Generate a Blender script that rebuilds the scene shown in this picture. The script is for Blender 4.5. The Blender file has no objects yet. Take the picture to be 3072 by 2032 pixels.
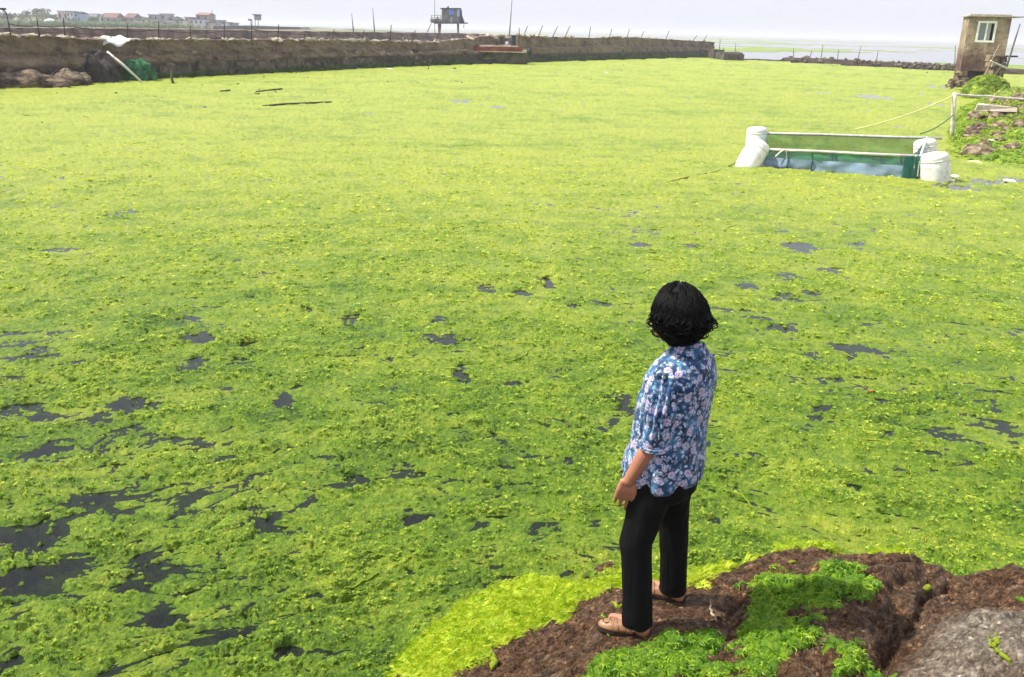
import bpy, math, random
import numpy as np
from mathutils import Vector, Matrix, Quaternion

random.seed(7)
RNG = np.random.default_rng(11)
SC = bpy.context.scene
COL = SC.collection

# ------------------------------------------------------------------ camera
EYE = np.array([0.0, 0.0, 3.3])           # eye height above the water, metres
FPX = 2730.0                               # focal length in pixels of a 3072 wide frame
PITCH, ROLL = math.radians(18.75), math.radians(1.45)
_f = np.array([0, math.cos(PITCH), -math.sin(PITCH)])
_r = np.array([1.0, 0, 0])
_u = np.cross(_r, _f)
CR = _r * math.cos(ROLL) + _u * math.sin(ROLL)
CU = _u * math.cos(ROLL) - _r * math.sin(ROLL)
CF = _f
cam_data = bpy.data.cameras.new('camera')
cam_data.sensor_width = 36.0
cam_data.lens = FPX / 3072 * 36.0
cam_data.clip_start = 0.05
cam_data.clip_end = 12000
cam = bpy.data.objects.new('camera', cam_data)
COL.objects.link(cam)
M = Matrix.Identity(4)
for i in range(3):
    M[i][0], M[i][1], M[i][2], M[i][3] = CR[i], CU[i], -CF[i], EYE[i]
cam.matrix_world = M
SC.camera = cam

# ------------------------------------------------------------------ daylight
SUN_EL, SUN_AZ = math.radians(54), math.radians(-86)     # azimuth measured from +Y towards +X
world = bpy.data.worlds.new('World')
SC.world = world
world.use_nodes = True
wn, wl = world.node_tree.nodes, world.node_tree.links
wn.clear()
sky = wn.new('ShaderNodeTexSky')
sky.sky_type = 'NISHITA'
sky.sun_disc = False
sky.sun_elevation = SUN_EL
sky.sun_rotation = SUN_AZ
sky.air_density = 1.0
sky.dust_density = 4.0
sky.ozone_density = 1.0
hz = wn.new('ShaderNodeMix'); hz.data_type = 'RGBA'
hz.inputs[0].default_value = 0.58
hz.inputs[7].default_value = (8.3, 8.5, 9.5, 1)          # even pale haze veil over the whole sky
bg = wn.new('ShaderNodeBackground')
bg.inputs['Strength'].default_value = 0.10
out = wn.new('ShaderNodeOutputWorld')
wl.new(sky.outputs[0], hz.inputs[6])
wl.new(hz.outputs[2], bg.inputs['Color'])
wl.new(bg.outputs[0], out.inputs['Surface'])

sun_data = bpy.data.lights.new('sun', 'SUN')
sun_data.energy = 4.2
sun_data.angle = math.radians(0.6)
sun_data.color = (1.0, 0.95, 0.86)
sun = bpy.data.objects.new('sun', sun_data)
COL.objects.link(sun)
SUN_DIR = Vector((math.sin(SUN_AZ) * math.cos(SUN_EL), math.cos(SUN_AZ) * math.cos(SUN_EL), math.sin(SUN_EL)))
sun.rotation_euler = SUN_DIR.to_track_quat('Z', 'Y').to_euler()
sun.location = (-40, 10, 60)

SC.view_settings.view_transform = 'Standard'
SC.view_settings.look = 'None'
SC.view_settings.gamma = 1.0
SC.view_settings.exposure = 0.70
SC.view_settings.use_curve_mapping = False
SC.render.engine = 'CYCLES'
SC.cycles.max_bounces = 8
SC.cycles.transparent_max_bounces = 16
SC.cycles.caustics_reflective = False
SC.cycles.caustics_refractive = False


def at(px, py, z=0.0):
    """Point of height z on the sight line of a 3072 x 2032 frame position."""
    d = CR * (px - 1536) / FPX + CU * (1016 - py) / FPX + CF
    return EYE + d * ((z - EYE[2]) / d[2])


def aty(px, py, y):
    """Point at ground distance y on the same sight line."""
    d = CR * (px - 1536) / FPX + CU * (1016 - py) / FPX + CF
    return EYE + d * (y / d[1])


# ------------------------------------------------------------------ noise (numpy)
def _hash(ix, iy, seed):
    h = (ix.astype(np.int64) * 374761393 + iy.astype(np.int64) * 668265263 + seed * 974634777) & 0xFFFFFFFF
    h = ((h ^ (h >> 13)) * 1274126177) & 0xFFFFFFFF
    h = ((h ^ (h >> 16)) * 2246822519) & 0xFFFFFFFF
    return ((h ^ (h >> 15)) & 0xFFFFFF) / float(0x1000000)


def perlin(x, y, seed=0):
    x, y = np.asarray(x, float), np.asarray(y, float)
    ix, iy = np.floor(x), np.floor(y)
    fx, fy = x - ix, y - iy
    u, v = fx * fx * fx * (fx * (fx * 6 - 15) + 10), fy * fy * fy * (fy * (fy * 6 - 15) + 10)

    def g(a, b):
        t = _hash(ix + a, iy + b, seed) * 2 * np.pi
        return np.cos(t) * (fx - a) + np.sin(t) * (fy - b)
    return 1.5 * ((g(0, 0) * (1 - u) + g(1, 0) * u) * (1 - v) + (g(0, 1) * (1 - u) + g(1, 1) * u) * v)


def fbm(x, y, octv=4, seed=0, gain=0.5):
    s, a, t = 0, 1.0, 0
    for k in range(octv):
        s = s + a * perlin(x * 2 ** k + 17.3 * k, y * 2 ** k - 9.1 * k, seed + k)
        t += a
        a *= gain
    return s / t


def worley(x, y, seed=0):
    x, y = np.asarray(x, float), np.asarray(y, float)
    ix, iy = np.floor(x), np.floor(y)
    f1 = np.full(x.shape, 9.0)
    f2 = np.full(x.shape, 9.0)
    for a in (-1, 0, 1):
        for b in (-1, 0, 1):
            cx, cy = ix + a, iy + b
            dx = cx + _hash(cx, cy, seed) - x
            dy = cy + _hash(cx, cy, seed + 57) - y
            d = np.sqrt(dx * dx + dy * dy)
            f2 = np.minimum(f2, np.maximum(f1, d))
            f1 = np.minimum(f1, d)
    return f1, f2


def sstep(a, b, x):
    t = np.clip((x - a) / (b - a), 0, 1)
    return t * t * (3 - 2 * t)


def poly_sd(x, y, poly):
    """Signed distance to a polygon, positive inside."""
    x, y = np.asarray(x, float), np.asarray(y, float)
    d = np.full(x.shape, 1e9)
    ins = np.zeros(x.shape, bool)
    n = len(poly)
    for i in range(n):
        ax, ay = poly[i][0], poly[i][1]
        bx, by = poly[(i + 1) % n][0], poly[(i + 1) % n][1]
        ex, ey = bx - ax, by - ay
        t = np.clip(((x - ax) * ex + (y - ay) * ey) / (ex * ex + ey * ey + 1e-12), 0, 1)
        d = np.minimum(d, (x - ax - t * ex) ** 2 + (y - ay - t * ey) ** 2)
        c = (ay > y) != (by > y)
        xi = ex * (y - ay) / (ey if abs(ey) > 1e-12 else 1e-12) + ax
        ins ^= c & (x < xi)
    return np.where(ins, 1, -1) * np.sqrt(d)


# ------------------------------------------------------------------ mesh building
def link_mesh(name, verts, faces, m=None, parent=None, smooth=False, attrs=None):
    me = bpy.data.meshes.new(name)
    verts = np.asarray(verts, float)
    off = np.zeros(3)
    if parent is not None:
        p = parent
        while p is not None:
            off += np.array(p.location)
            p = p.parent
        verts = verts - off
    if isinstance(faces, np.ndarray):
        k = faces.shape[1]
        me.vertices.add(len(verts))
        me.vertices.foreach_set('co', verts.astype(np.float32).ravel())
        me.loops.add(faces.size)
        me.loops.foreach_set('vertex_index', faces.astype(np.int32).ravel())
        me.polygons.add(len(faces))
        me.polygons.foreach_set('loop_start', np.arange(0, faces.size, k, dtype=np.int32))
        me.polygons.foreach_set('loop_total', np.full(len(faces), k, dtype=np.int32))
        me.update(calc_edges=True)
    else:
        me.from_pydata([tuple(v) for v in verts], [], [tuple(int(i) for i in f) for f in faces])
        me.update()
    if smooth:
        me.polygons.foreach_set('use_smooth', np.ones(len(me.polygons), bool))
    if attrs:
        for k, a in attrs.items():
            at_ = me.attributes.new(k, 'FLOAT', 'POINT')
            at_.data.foreach_set('value', np.asarray(a, np.float32))
    if m is not None:
        me.materials.append(m)
    o = bpy.data.objects.new(name, me)
    COL.objects.link(o)
    if parent is not None:
        o.parent = parent
    return o


def tag(o, label=None, cat=None, group=None, kind=None):
    for k, v in (('label', label), ('category', cat), ('group', group), ('kind', kind)):
        if v:
            o[k] = v
    return o


def thing(name, loc, label, cat, group=None, rotz=0.0):
    o = bpy.data.objects.new(name, None)
    o.empty_display_size = 0.2
    COL.objects.link(o)
    o.location = tuple(float(c) for c in loc)
    o.rotation_euler = (0, 0, rotz)
    return tag(o, label, cat, group)


class MB:
    def __init__(s):
        s.v, s.f = [], []

    def add(s, verts, faces):
        o = len(s.v)
        s.v += [tuple(float(c) for c in p) for p in verts]
        s.f += [tuple(int(i) + o for i in f) for f in faces]
        return s

    def box(s, c, size, rot=None, taper=1.0, jit=0.0):
        hx, hy, hz_ = size[0] / 2, size[1] / 2, size[2] / 2
        P = []
        for z in (-1, 1):
            k = taper if z > 0 else 1.0
            for x, y in ((-1, -1), (1, -1), (1, 1), (-1, 1)):
                P.append(Vector((x * hx * k + random.uniform(-jit, jit), y * hy * k + random.uniform(-jit, jit), z * hz_ + random.uniform(-jit, jit))))
        if rot is not None:
            P = [rot @ p for p in P]
        P = [p + Vector(c) for p in P]
        return s.add(P, [(3, 2, 1, 0), (4, 5, 6, 7), (0, 1, 5, 4), (1, 2, 6, 5), (2, 3, 7, 6), (3, 0, 4, 7)])

    def tube(s, pts, rad, n=6, caps=True):
        pts = [Vector(p) for p in pts]
        if not hasattr(rad, '__len__'):
            rad = [rad] * len(pts)
        V, Fc = [], []
        up = None
        for i, p in enumerate(pts):
            t = (pts[min(i + 1, len(pts) - 1)] - pts[max(i - 1, 0)])
            t = t.normalized() if t.length > 1e-9 else Vector((0, 0, 1))
            if up is None:
                up = Vector((0, 0, 1)) if abs(t.z) < 0.9 else Vector((1, 0, 0))
            a = (up - t * up.dot(t)).normalized()
            b = t.cross(a)
            up = a
            for k in range(n):
                w = 2 * math.pi * k / n
                V.append(p + (a * math.cos(w) + b * math.sin(w)) * rad[i])
        for i in range(len(pts) - 1):
            for k in range(n):
                k2 = (k + 1) % n
                Fc.append((i * n + k, i * n + k2, (i + 1) * n + k2, (i + 1) * n + k))
        if caps:
            Fc.append(tuple(range(n - 1, -1, -1)))
            Fc.append(tuple((len(pts) - 1) * n + k for k in range(n)))
        return s.add(V, Fc)

    def loft(s, rings, caps=True):
        n = len(rings[0])
        V = [p for r in rings for p in r]
        Fc = []
        for i in range(len(rings) - 1):
            for k in range(n):
                k2 = (k + 1) % n
                Fc.append((i * n + k, i * n + k2, (i + 1) * n + k2, (i + 1) * n + k))
        if caps:
            Fc.append(tuple(range(n - 1, -1, -1)))
            Fc.append(tuple((len(rings) - 1) * n + k for k in range(n)))
        return s.add(V, Fc)

    def blob(s, c, r, nu=12, nv=8, amp=0.12, seed=0, freq=1.6, rot=None):
        rings = []
        for i in range(1, nv):
            th = math.pi * i / nv
            ring = []
            for k in range(nu):
                ph = 2 * math.pi * k / nu
                d = Vector((math.sin(th) * math.cos(ph), math.sin(th) * math.sin(ph), -math.cos(th)))
                q = 1 + amp * float(fbm(np.array([d.x * freq + d.z * 0.7 + seed * 3.1]), np.array([d.y * freq - d.z * 0.9 * freq + seed * 1.7]), 3, seed)[0]) * 1.8
                p = Vector((d.x * r[0] * q, d.y * r[1] * q, d.z * r[2] * q))
                if rot is not None:
                    p = rot @ p
                ring.append(p + Vector(c))
            rings.append(ring)
        n0 = len(s.v)
        s.loft(rings, caps=False)
        bot = Vector((0, 0, -r[2])); top = Vector((0, 0, r[2]))
        if rot is not None:
            bot, top = rot @ bot, rot @ top
        b, t = len(s.v), len(s.v) + 1
        s.v += [tuple(bot + Vector(c)), tuple(top + Vector(c))]
        for k in range(nu):
            k2 = (k + 1) % nu
            s.f.append((b, n0 + k2, n0 + k))
            s.f.append((t, n0 + (nv - 2) * nu + k, n0 + (nv - 2) * nu + k2))
        return s

    def build(s, name, m, parent=None, smooth=False):
        return link_mesh(name, s.v, s.f, m, parent, smooth)


# ------------------------------------------------------------------ materials
def new_mat(name):
    m = bpy.data.materials.new(name)
    m.use_nodes = True
    nt = m.node_tree
    b = nt.nodes['Principled BSDF']
    b.inputs['Specular IOR Level'].default_value = 0.25
    return m, nt, b


def _coords(nt, kind='Object', scale=(1, 1, 1), rot=(0, 0, 0)):
    tc = nt.nodes.new('ShaderNodeTexCoord')
    mp = nt.nodes.new('ShaderNodeMapping')
    mp.inputs['Scale'].default_value = scale
    mp.inputs['Rotation'].default_value = rot
    nt.links.new(tc.outputs[kind], mp.inputs['Vector'])
    return mp.outputs[0]


def _noise(nt, vec, scale, detail=6, rough=0.6, dist=0.0):
    n = nt.nodes.new('ShaderNodeTexNoise')
    n.inputs['Scale'].default_value = scale
    n.inputs['Detail'].default_value = detail
    n.inputs['Roughness'].default_value = rough
    n.inputs['Distortion'].default_value = dist
    nt.links.new(vec, n.inputs['Vector'])
    return n.outputs['Fac']


def _ramp(nt, fac, stops):
    r = nt.nodes.new('ShaderNodeValToRGB')
    e = r.color_ramp.elements
    while len(e) < len(stops):
        e.new(0.5)
    for i, (p, c) in enumerate(stops):
        e[i].position = p
        e[i].color = (c[0], c[1], c[2], 1)
    nt.links.new(fac, r.inputs[0])
    return r.outputs[0]


def _mix(nt, fac, a, b, mode='MIX'):
    m = nt.nodes.new('ShaderNodeMix')
    m.data_type = 'RGBA'
    m.blend_type = mode
    for i, v in ((0, fac), (6, a), (7, b)):
        if isinstance(v, (int, float)):
            m.inputs[i].default_value = v
        elif isinstance(v, tuple):
            m.inputs[i].default_value = (v[0], v[1], v[2], 1)
        else:
            nt.links.new(v, m.inputs[i])
    return m.outputs[2]


def _bump(nt, b, height, strength=0.5, dist=0.02):
    n = nt.nodes.new('ShaderNodeBump')
    n.inputs['Strength'].default_value = strength
    n.inputs['Distance'].default_value = dist
    nt.links.new(height, n.inputs['Height'])
    nt.links.new(n.outputs[0], b.inputs['Normal'])
    return n


def _math(nt, op, a, b=None):
    n = nt.nodes.new('ShaderNodeMath')
    n.operation = op
    for i, v in ((0, a), (1, b)):
        if v is None:
            continue
        if isinstance(v, (int, float)):
            n.inputs[i].default_value = v
        else:
            nt.links.new(v, n.inputs[i])
    return n.outputs[0]


def _attr(nt, name):
    a = nt.nodes.new('ShaderNodeAttribute')
    a.attribute_name = name
    return a.outputs['Fac']


def rough_mat(name, stops, scale=4.0, rough=0.85, bump=0.4, bdist=0.02, bscale=None, kind='Object', stretch=(1, 1, 1), spec=0.2, dist=0.0):
    """Mottled matt surface: three-tone noise colour with a finer relief."""
    m, nt, b = new_mat(name)
    v = _coords(nt, kind, stretch)
    n = _noise(nt, v, scale, 8, 0.65, dist)
    nt.links.new(_ramp(nt, n, stops), b.inputs['Base Color'])
    b.inputs['Roughness'].default_value = rough
    b.inputs['Specular IOR Level'].default_value = spec
    if bump:
        _bump(nt, b, _noise(nt, v, bscale or scale * 3, 8, 0.7), bump, bdist)
    return m


def plain(name, c, rough=0.6, var=0.15, scale=8.0, spec=0.3, metal=0.0):
    lo = tuple(x * (1 - var) for x in c)
    hi = tuple(min(1, x * (1 + var)) for x in c)
    m = rough_mat(name, [(0.35, lo), (0.65, hi)], scale, rough, 0.15, 0.004, spec=spec)
    m.node_tree.nodes['Principled BSDF'].inputs['Metallic'].default_value = metal
    return m
# ================================================================== water, seabed
def water_mat():
    m, nt, b = new_mat('sea water')
    b.inputs['Base Color'].default_value = (0.009, 0.010, 0.009, 1)
    b.inputs['Roughness'].default_value = 0.06
    b.inputs['Specular IOR Level'].default_value = 0.5
    v = _coords(nt, 'Object', (1, 1.6, 1))
    n1 = _noise(nt, v, 1.1, 4, 0.6)
    n2 = _noise(nt, v, 9.0, 3, 0.5)
    _bump(nt, b, _math(nt, 'ADD', n1, _math(nt, 'MULTIPLY', n2, 0.12)), 0.10, 0.10)
    tr = nt.nodes.new('ShaderNodeBsdfTransparent')
    tr.inputs[0].default_value = (0.50, 0.56, 0.36, 1)
    mx = nt.nodes.new('ShaderNodeMixShader')
    fr = nt.nodes.new('ShaderNodeFresnel')
    fr.inputs['IOR'].default_value = 1.33
    fac = _math(nt, 'SUBTRACT', 0.60, _math(nt, 'MULTIPLY', fr.outputs[0], 1.2))
    c = _math(nt, 'MAXIMUM', fac, 0.0)
    nt.links.new(c, mx.inputs[0])
    nt.links.new(b.outputs[0], mx.inputs[1])
    nt.links.new(tr.outputs[0], mx.inputs[2])
    nt.links.new(mx.outputs[0], nt.nodes['Material Output'].inputs['Surface'])
    return m


tag(link_mesh('water', [(-5000, -40, 0), (5000, -40, 0), (5000, 9000, 0), (-5000, 9000, 0)], [(0, 1, 2, 3)], water_mat()), kind='structure')
mud = rough_mat('mud', [(0.3, (0.010, 0.011, 0.008)), (0.7, (0.022, 0.022, 0.014))], 0.6, 0.95, 0)
tag(link_mesh('seabed', [(-5000, -40, -0.9), (5000, -40, -0.9), (5000, 9000, -0.9), (-5000, 9000, -0.9)], [(0, 1, 2, 3)], mud), kind='structure')

# basin outline on the water: the sea wall on the left and far side, the low breakwater on the right
WALL_BASE = [at(px, py)[:2] for px, py in ((-260, 283), (0, 263), (200, 252), (400, 240), (650, 227), (900, 215), (1100, 204), (1300, 196), (1500, 190), (1700, 183), (1900, 177), (2050, 173), (2150, 171))]
LOW_BASE = [at(px, py)[:2] for px, py in ((2150, 171), (2230, 176), (2340, 184), (2480, 192), (2660, 202), (2860, 212), (3080, 224), (3400, 240))]
BASIN = [tuple(p) for p in WALL_BASE] + [tuple(p) for p in LOW_BASE[1:]] + [(90, 60), (60, -20), (-60, -20)]

# fish cage corners on the water (front left, front right, back right, back left)
CAGE = [at(2262, 498), at(2800, 540), at(2790, 482), at(2290, 452)]

HOLES = [  # px, py, half width px, half height px: open water gaps in the mat
    (60, 1228, 70, 24), (600, 1012, 60, 22), (1052, 958, 42, 22), (1330, 1018, 80, 20), (1392, 1128, 36, 34),
    (1850, 1196, 50, 32), (150, 1345, 90, 30), (400, 1212, 70, 26), (290, 1372, 40, 16), (710, 1082, 40, 14),
    (100, 1610, 150, 70), (60, 1740, 100, 90), (200, 1690, 120, 40), (800, 1568, 90, 34), (1250, 1560, 60, 20), (490, 1862, 45, 40),
    (30, 1990, 60, 60), (450, 1690, 60, 30), (420, 1760, 70, 30), (1910, 1232, 30, 12), (2385, 738, 50, 14), (2540, 1048, 40, 14), (1460, 866, 30, 18), (1642, 850, 26, 22),
    (2370, 832, 40, 14), (2360, 890, 34, 12), (2500, 812, 44, 10), (2570, 1466, 44, 14), (2020, 1420, 60, 16), (2150, 1418, 60, 14), (1365, 1244, 30, 18),
    (110, 1075, 70, 16), (20, 1140, 60, 12), (600, 1345, 40, 16), (270, 1500, 110, 24), (130, 1250, 50, 16), (720, 1900, 60, 26), (860, 1960, 50, 24), (950, 1795, 36, 18),
    (3010, 1272, 40, 12), (2480, 1230, 36, 12), (1160, 1080, 30, 10), (1540, 1150, 30, 12), (1370, 305, 60, 7), (1490, 322, 40, 4), (2610, 290, 55, 8), (2830, 262, 50, 7), (2820, 315, 30, 6), (2460, 278, 18, 5),
    (300, 1260, 40, 18), (560, 1110, 36, 12), (740, 1030, 36, 12), (960, 985, 24, 8), (560, 960, 36, 10), (850, 1210, 28, 30), (1320, 960, 36, 14), (680, 1170, 24, 8),
    (2250, 860, 44, 8), (2440, 880, 30, 10), (2270, 955, 36, 8), (2350, 985, 40, 14), (1720, 918, 24, 8), (1800, 912, 26, 8), (1560, 880, 40, 10), (2080, 740, 26, 6), (1920, 735, 30, 8), (2580, 733, 30, 6),
    (190, 750, 50, 8), (390, 636, 30, 8), (330, 645, 40, 6), (600, 1080, 40, 10), (920, 930, 20, 12), (780, 890, 40, 8),
    (2930, 545, 110, 9), (2860, 560, 60, 10), (3040, 540, 50, 8)]


def algae_fields(X, Y):
    """Thickness above the water and tint of the floating mat."""
    # streaks drift in arcs round the point of rock
    cx, cy = 1.2, -5.0
    rr = np.hypot(X - cx, Y - cy)
    th = np.arctan2(X - cx, Y - cy) * np.maximum(rr, 6) * 0.9
    wx = 0.35 * fbm(X * 0.7, Y * 0.7, 3, 3)
    wy = 0.35 * fbm(X * 0.7 + 40, Y * 0.7, 3, 5)
    s, t = th + wx, rr + wy
    # open water
    n1 = fbm(s * 0.75, t * 1.7, 5, 21, 0.55)
    n2 = fbm(s * 2.6, t * 5.6, 5, 31, 0.65)
    n3 = fbm(s * 9.0, t * 17.0, 3, 33, 0.6)
    cover = 0.40 + 0.50 * n1 + 0.62 * n2 + 0.22 * n3
    dens = fbm(X * 0.13 + 3, Y * 0.08, 3, 41)
    near_left = sstep(1.0, -3.5, X) * sstep(13, 5, Y)
    cover -= 0.05 * near_left + 0.22 * sstep(0.0, 0.7, dens) * sstep(40, 14, Y)
    cover += 0.24 * sstep(14, 34, Y) + 0.15 * sstep(1, 5, X) * sstep(9, 5, Y)
    for px, py, a, b in HOLES:
        c = at(px, py)
        ex = at(px + a, py)
        ey = at(px, py - b)
        rx = np.hypot(*(ex - c)[:2]) * (.62 if px < 320 and py > 1300 else .85)
        ry = np.hypot(*(ey - c)[:2]) * (.62 if px < 320 and py > 1300 else .80)
        sel = (np.abs(X - c[0]) < 3.2 * max(rx, ry)) & (np.abs(Y - c[1]) < 3.2 * max(rx, ry))
        if not sel.any():
            continue
        dx, dy = X[sel] - c[0], Y[sel] - c[1]
        # long side lies across the line of sight, turned a little with the drift
        ang = -0.35 * np.tanh((c[0] - 1.2) / 3.0) if c[1] < 16 else 0.0
        u = dx * math.cos(ang) + dy * math.sin(ang)
        v = -dx * math.sin(ang) + dy * math.cos(ang)
        g = np.exp(-((u / rx) ** 2 + (v / ry) ** 2) ** 1.5)
        cover[sel] -= 0.95 * g * (1 - 2.0 * n2[sel] - 1.6 * n3[sel])
    # the near mat has broken into clumps with dark clefts between them
    c1, c2 = worley(s * 1.7 + .6 * n2, t * 2.9 + .6 * n2, 14)
    c3, c4 = worley(s * 4.6 + .5 * n3, t * 7.5, 15)
    near = sstep(15, 6, Y)
    gate = sstep(-.25, .25, fbm(X * .45, Y * .45, 2, 16) + .35 * near_left)
    cover -= near * gate * (.40 * np.exp(-((c2 - c1) / .09) ** 2) * (1 + n3) + .28 * np.exp(-((c4 - c3) / .10) ** 2))
    cover -= .40 * sstep(.15, .5, n3) * sstep(0, .35, n2) * sstep(34, 16, Y)
    # basin edges, cage
    sd = poly_sd(X, Y, BASIN)
    cg = poly_sd(X, Y, [tuple(p[:2]) for p in CAGE])
    cover = np.where(cg > -0.15, cover - 1.6 * sstep(-0.15, 0.1, cg), cover)
    cover = np.where(sd < 0, -1, cover)
    lump, f2 = worley(s * 2.6 + 0.5 * n2, t * 4.6 + 0.5 * n3, 8)
    lump2, _ = worley(s * 7.0 + 0.4 * n3, t * 11.0, 9)
    lump3, _ = worley(s * 16.0 + .4 * n3, t * 21.0, 10)
    lump4, _ = worley(s * 34.0, t * 42.0, 11)
    big = fbm(s * 0.9, t * 1.5, 3, 77)
    inner = sstep(0.0, 0.55, cover)
    fine = sstep(30, 9, Y)
    h = np.where(cover > 0, 0.006 * sstep(0, .12, cover), np.maximum(cover * 0.048 - .10 * np.clip(-cover - .45, 0, 9), -0.30)) + 0.010 * n3 * sstep(-.25, .05, cover)
    h += inner * (0.010 + 0.034 * (0.52 - lump) + 0.032 * (0.48 - lump2) + 0.030 * (0.46 - lump3) * fine + 0.013 * (0.45 - lump4) * sstep(14, 7, Y) + 0.024 * big + 0.034 * fbm(s * 5, t * 12, 4, 51, 0.65))
    up = inner
    # ropes of weed rolled up along the drift
    rdg = 1 - np.abs(fbm(s * 0.55, t * 2.3, 3, 61)) * 5
    h += up * 0.022 * np.clip(rdg, 0, 1)
    tint = 0.5 + 0.6 * fbm(s * 0.5, t * 1.1, 4, 91) + 0.6 * fbm(s * 2.2, t * 5.5, 3, 95) + sstep(14, 30, Y) * 0.9 * fbm(X * .22, Y * .30, 4, 96, .65)
    return h, cover, tint


def polar_grid(d, ang):
    D, A = np.meshgrid(d, ang, indexing='ij')
    X, Y = D * np.sin(A), D * np.cos(A)
    nr, na = D.shape
    idx = np.arange(nr * na).reshape(nr, na)
    F = np.stack([idx[:-1, :-1], idx[:-1, 1:], idx[1:, 1:], idx[1:, :-1]], -1).reshape(-1, 4)
    return X.ravel(), Y.ravel(), F


def algae_mat(name, dark, mid, light, trend=True, translucent=0.30, inst=False):
    m, nt, b = new_mat(name)
    vec = _coords(nt, 'Object')
    geo = nt.nodes.new('ShaderNodeNewGeometry')
    sep = nt.nodes.new('ShaderNodeSeparateXYZ')
    nt.links.new(geo.outputs['Position'], sep.inputs[0])
    n_f = _noise(nt, geo.outputs['Position'], 26.0, 6, 0.75)
    n_c = _noise(nt, geo.outputs['Position'], 1.1, 5, 0.65)
    n_m = _noise(nt, geo.outputs['Position'], 7.0, 4, 0.65)
    f = _math(nt, 'ADD', _math(nt, 'MULTIPLY', n_f, 1.20), _math(nt, 'ADD', _math(nt, 'MULTIPLY', n_c, 0.62), _math(nt, 'MULTIPLY', n_m, 0.55)))
    if inst:
        oi = nt.nodes.new('ShaderNodeObjectInfo')
        f = _math(nt, 'ADD', f, _math(nt, 'MULTIPLY', _math(nt, 'SUBTRACT', oi.outputs['Random'], 0.5), 0.55))
    if trend and not inst:
        f = _math(nt, 'ADD', f, _math(nt, 'MULTIPLY', _math(nt, 'SUBTRACT', _attr(nt, 'tint'), .5), .34))
    if trend:   # paler with distance: grazing-view brightness and near self-shade put into the colour
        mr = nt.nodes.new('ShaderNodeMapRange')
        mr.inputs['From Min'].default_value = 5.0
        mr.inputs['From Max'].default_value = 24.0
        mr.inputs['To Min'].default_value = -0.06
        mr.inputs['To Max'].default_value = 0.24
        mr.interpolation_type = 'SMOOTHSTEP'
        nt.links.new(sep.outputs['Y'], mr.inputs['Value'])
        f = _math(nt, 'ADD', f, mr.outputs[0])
    col = _ramp(nt, _math(nt, 'MULTIPLY', f, 0.445), [(0.34, dark), (0.49, mid), (0.66, light)])
    nt.links.new(col, b.inputs['Base Color'])
    b.inputs['Roughness'].default_value = 0.48
    b.inputs['Specular IOR Level'].default_value = 0.45
    if not inst:
        _bump(nt, b, _math(nt, 'ADD', _noise(nt, geo.outputs['Position'], 60, 4, 0.7), _math(nt, 'MULTIPLY', _noise(nt, geo.outputs['Position'], 14, 3, 0.6), 1.4)), 1.0, 0.035)
    tl = nt.nodes.new('ShaderNodeBsdfTranslucent')
    nt.links.new(col, tl.inputs['Color'])
    mx = nt.nodes.new('ShaderNodeMixShader')
    mx.inputs[0].default_value = translucent
    nt.links.new(b.outputs[0], mx.inputs[1])
    nt.links.new(tl.outputs[0], mx.inputs[2])
    nt.links.new(mx.outputs[0], nt.nodes['Material Output'].inputs['Surface'])
    return m


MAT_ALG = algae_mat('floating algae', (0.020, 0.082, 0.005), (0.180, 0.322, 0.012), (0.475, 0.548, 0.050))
MAT_TUFT = algae_mat('algae filaments', (0.050, 0.155, 0.007), (0.310, 0.490, 0.019), (0.690, 0.740, 0.095), inst=True, translucent=0.4)
MAT_LIME = algae_mat('fresh lime algae', (0.220, 0.370, 0.008), (0.420, 0.560, 0.012), (0.600, 0.670, 0.045), trend=False)
MAT_LIME_T = algae_mat('fresh lime filaments', (0.240, 0.400, 0.008), (0.440, 0.580, 0.012), (0.620, 0.690, 0.050), trend=False, inst=True, translucent=0.4)
MAT_GRN = algae_mat('draped green algae', (0.022, 0.085, 0.005), (0.135, 0.310, 0.011), (0.350, 0.520, 0.026), trend=False)
MAT_GRN_T = algae_mat('draped green filaments', (0.024, 0.095, 0.005), (0.140, 0.320, 0.011), (0.370, 0.540, 0.028), trend=False, inst=True, translucent=0.4)

# the mat itself: finer near the rock, coarser towards the far wall
rows = np.concatenate([np.linspace(1 / 3.1, 1 / 12.0, 640)[:-1], np.linspace(1 / 12.0, 1 / 190.0, 230)])
d_alg = 1 / rows
ang = np.radians(np.linspace(-41, 41, 1200))
X, Y, F = polar_grid(d_alg, ang)
h, cover, tint = algae_fields(X, Y)
keep = (h[F] > -0.16).any(1)
F = F[keep]
used = np.unique(F)
remap = -np.ones(len(X), int)
remap[used] = np.arange(len(used))
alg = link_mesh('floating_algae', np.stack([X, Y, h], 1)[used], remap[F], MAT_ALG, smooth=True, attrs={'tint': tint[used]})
tag(alg, 'carpet of yellow green algae floating over the whole basin', 'algae', kind='stuff')


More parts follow.
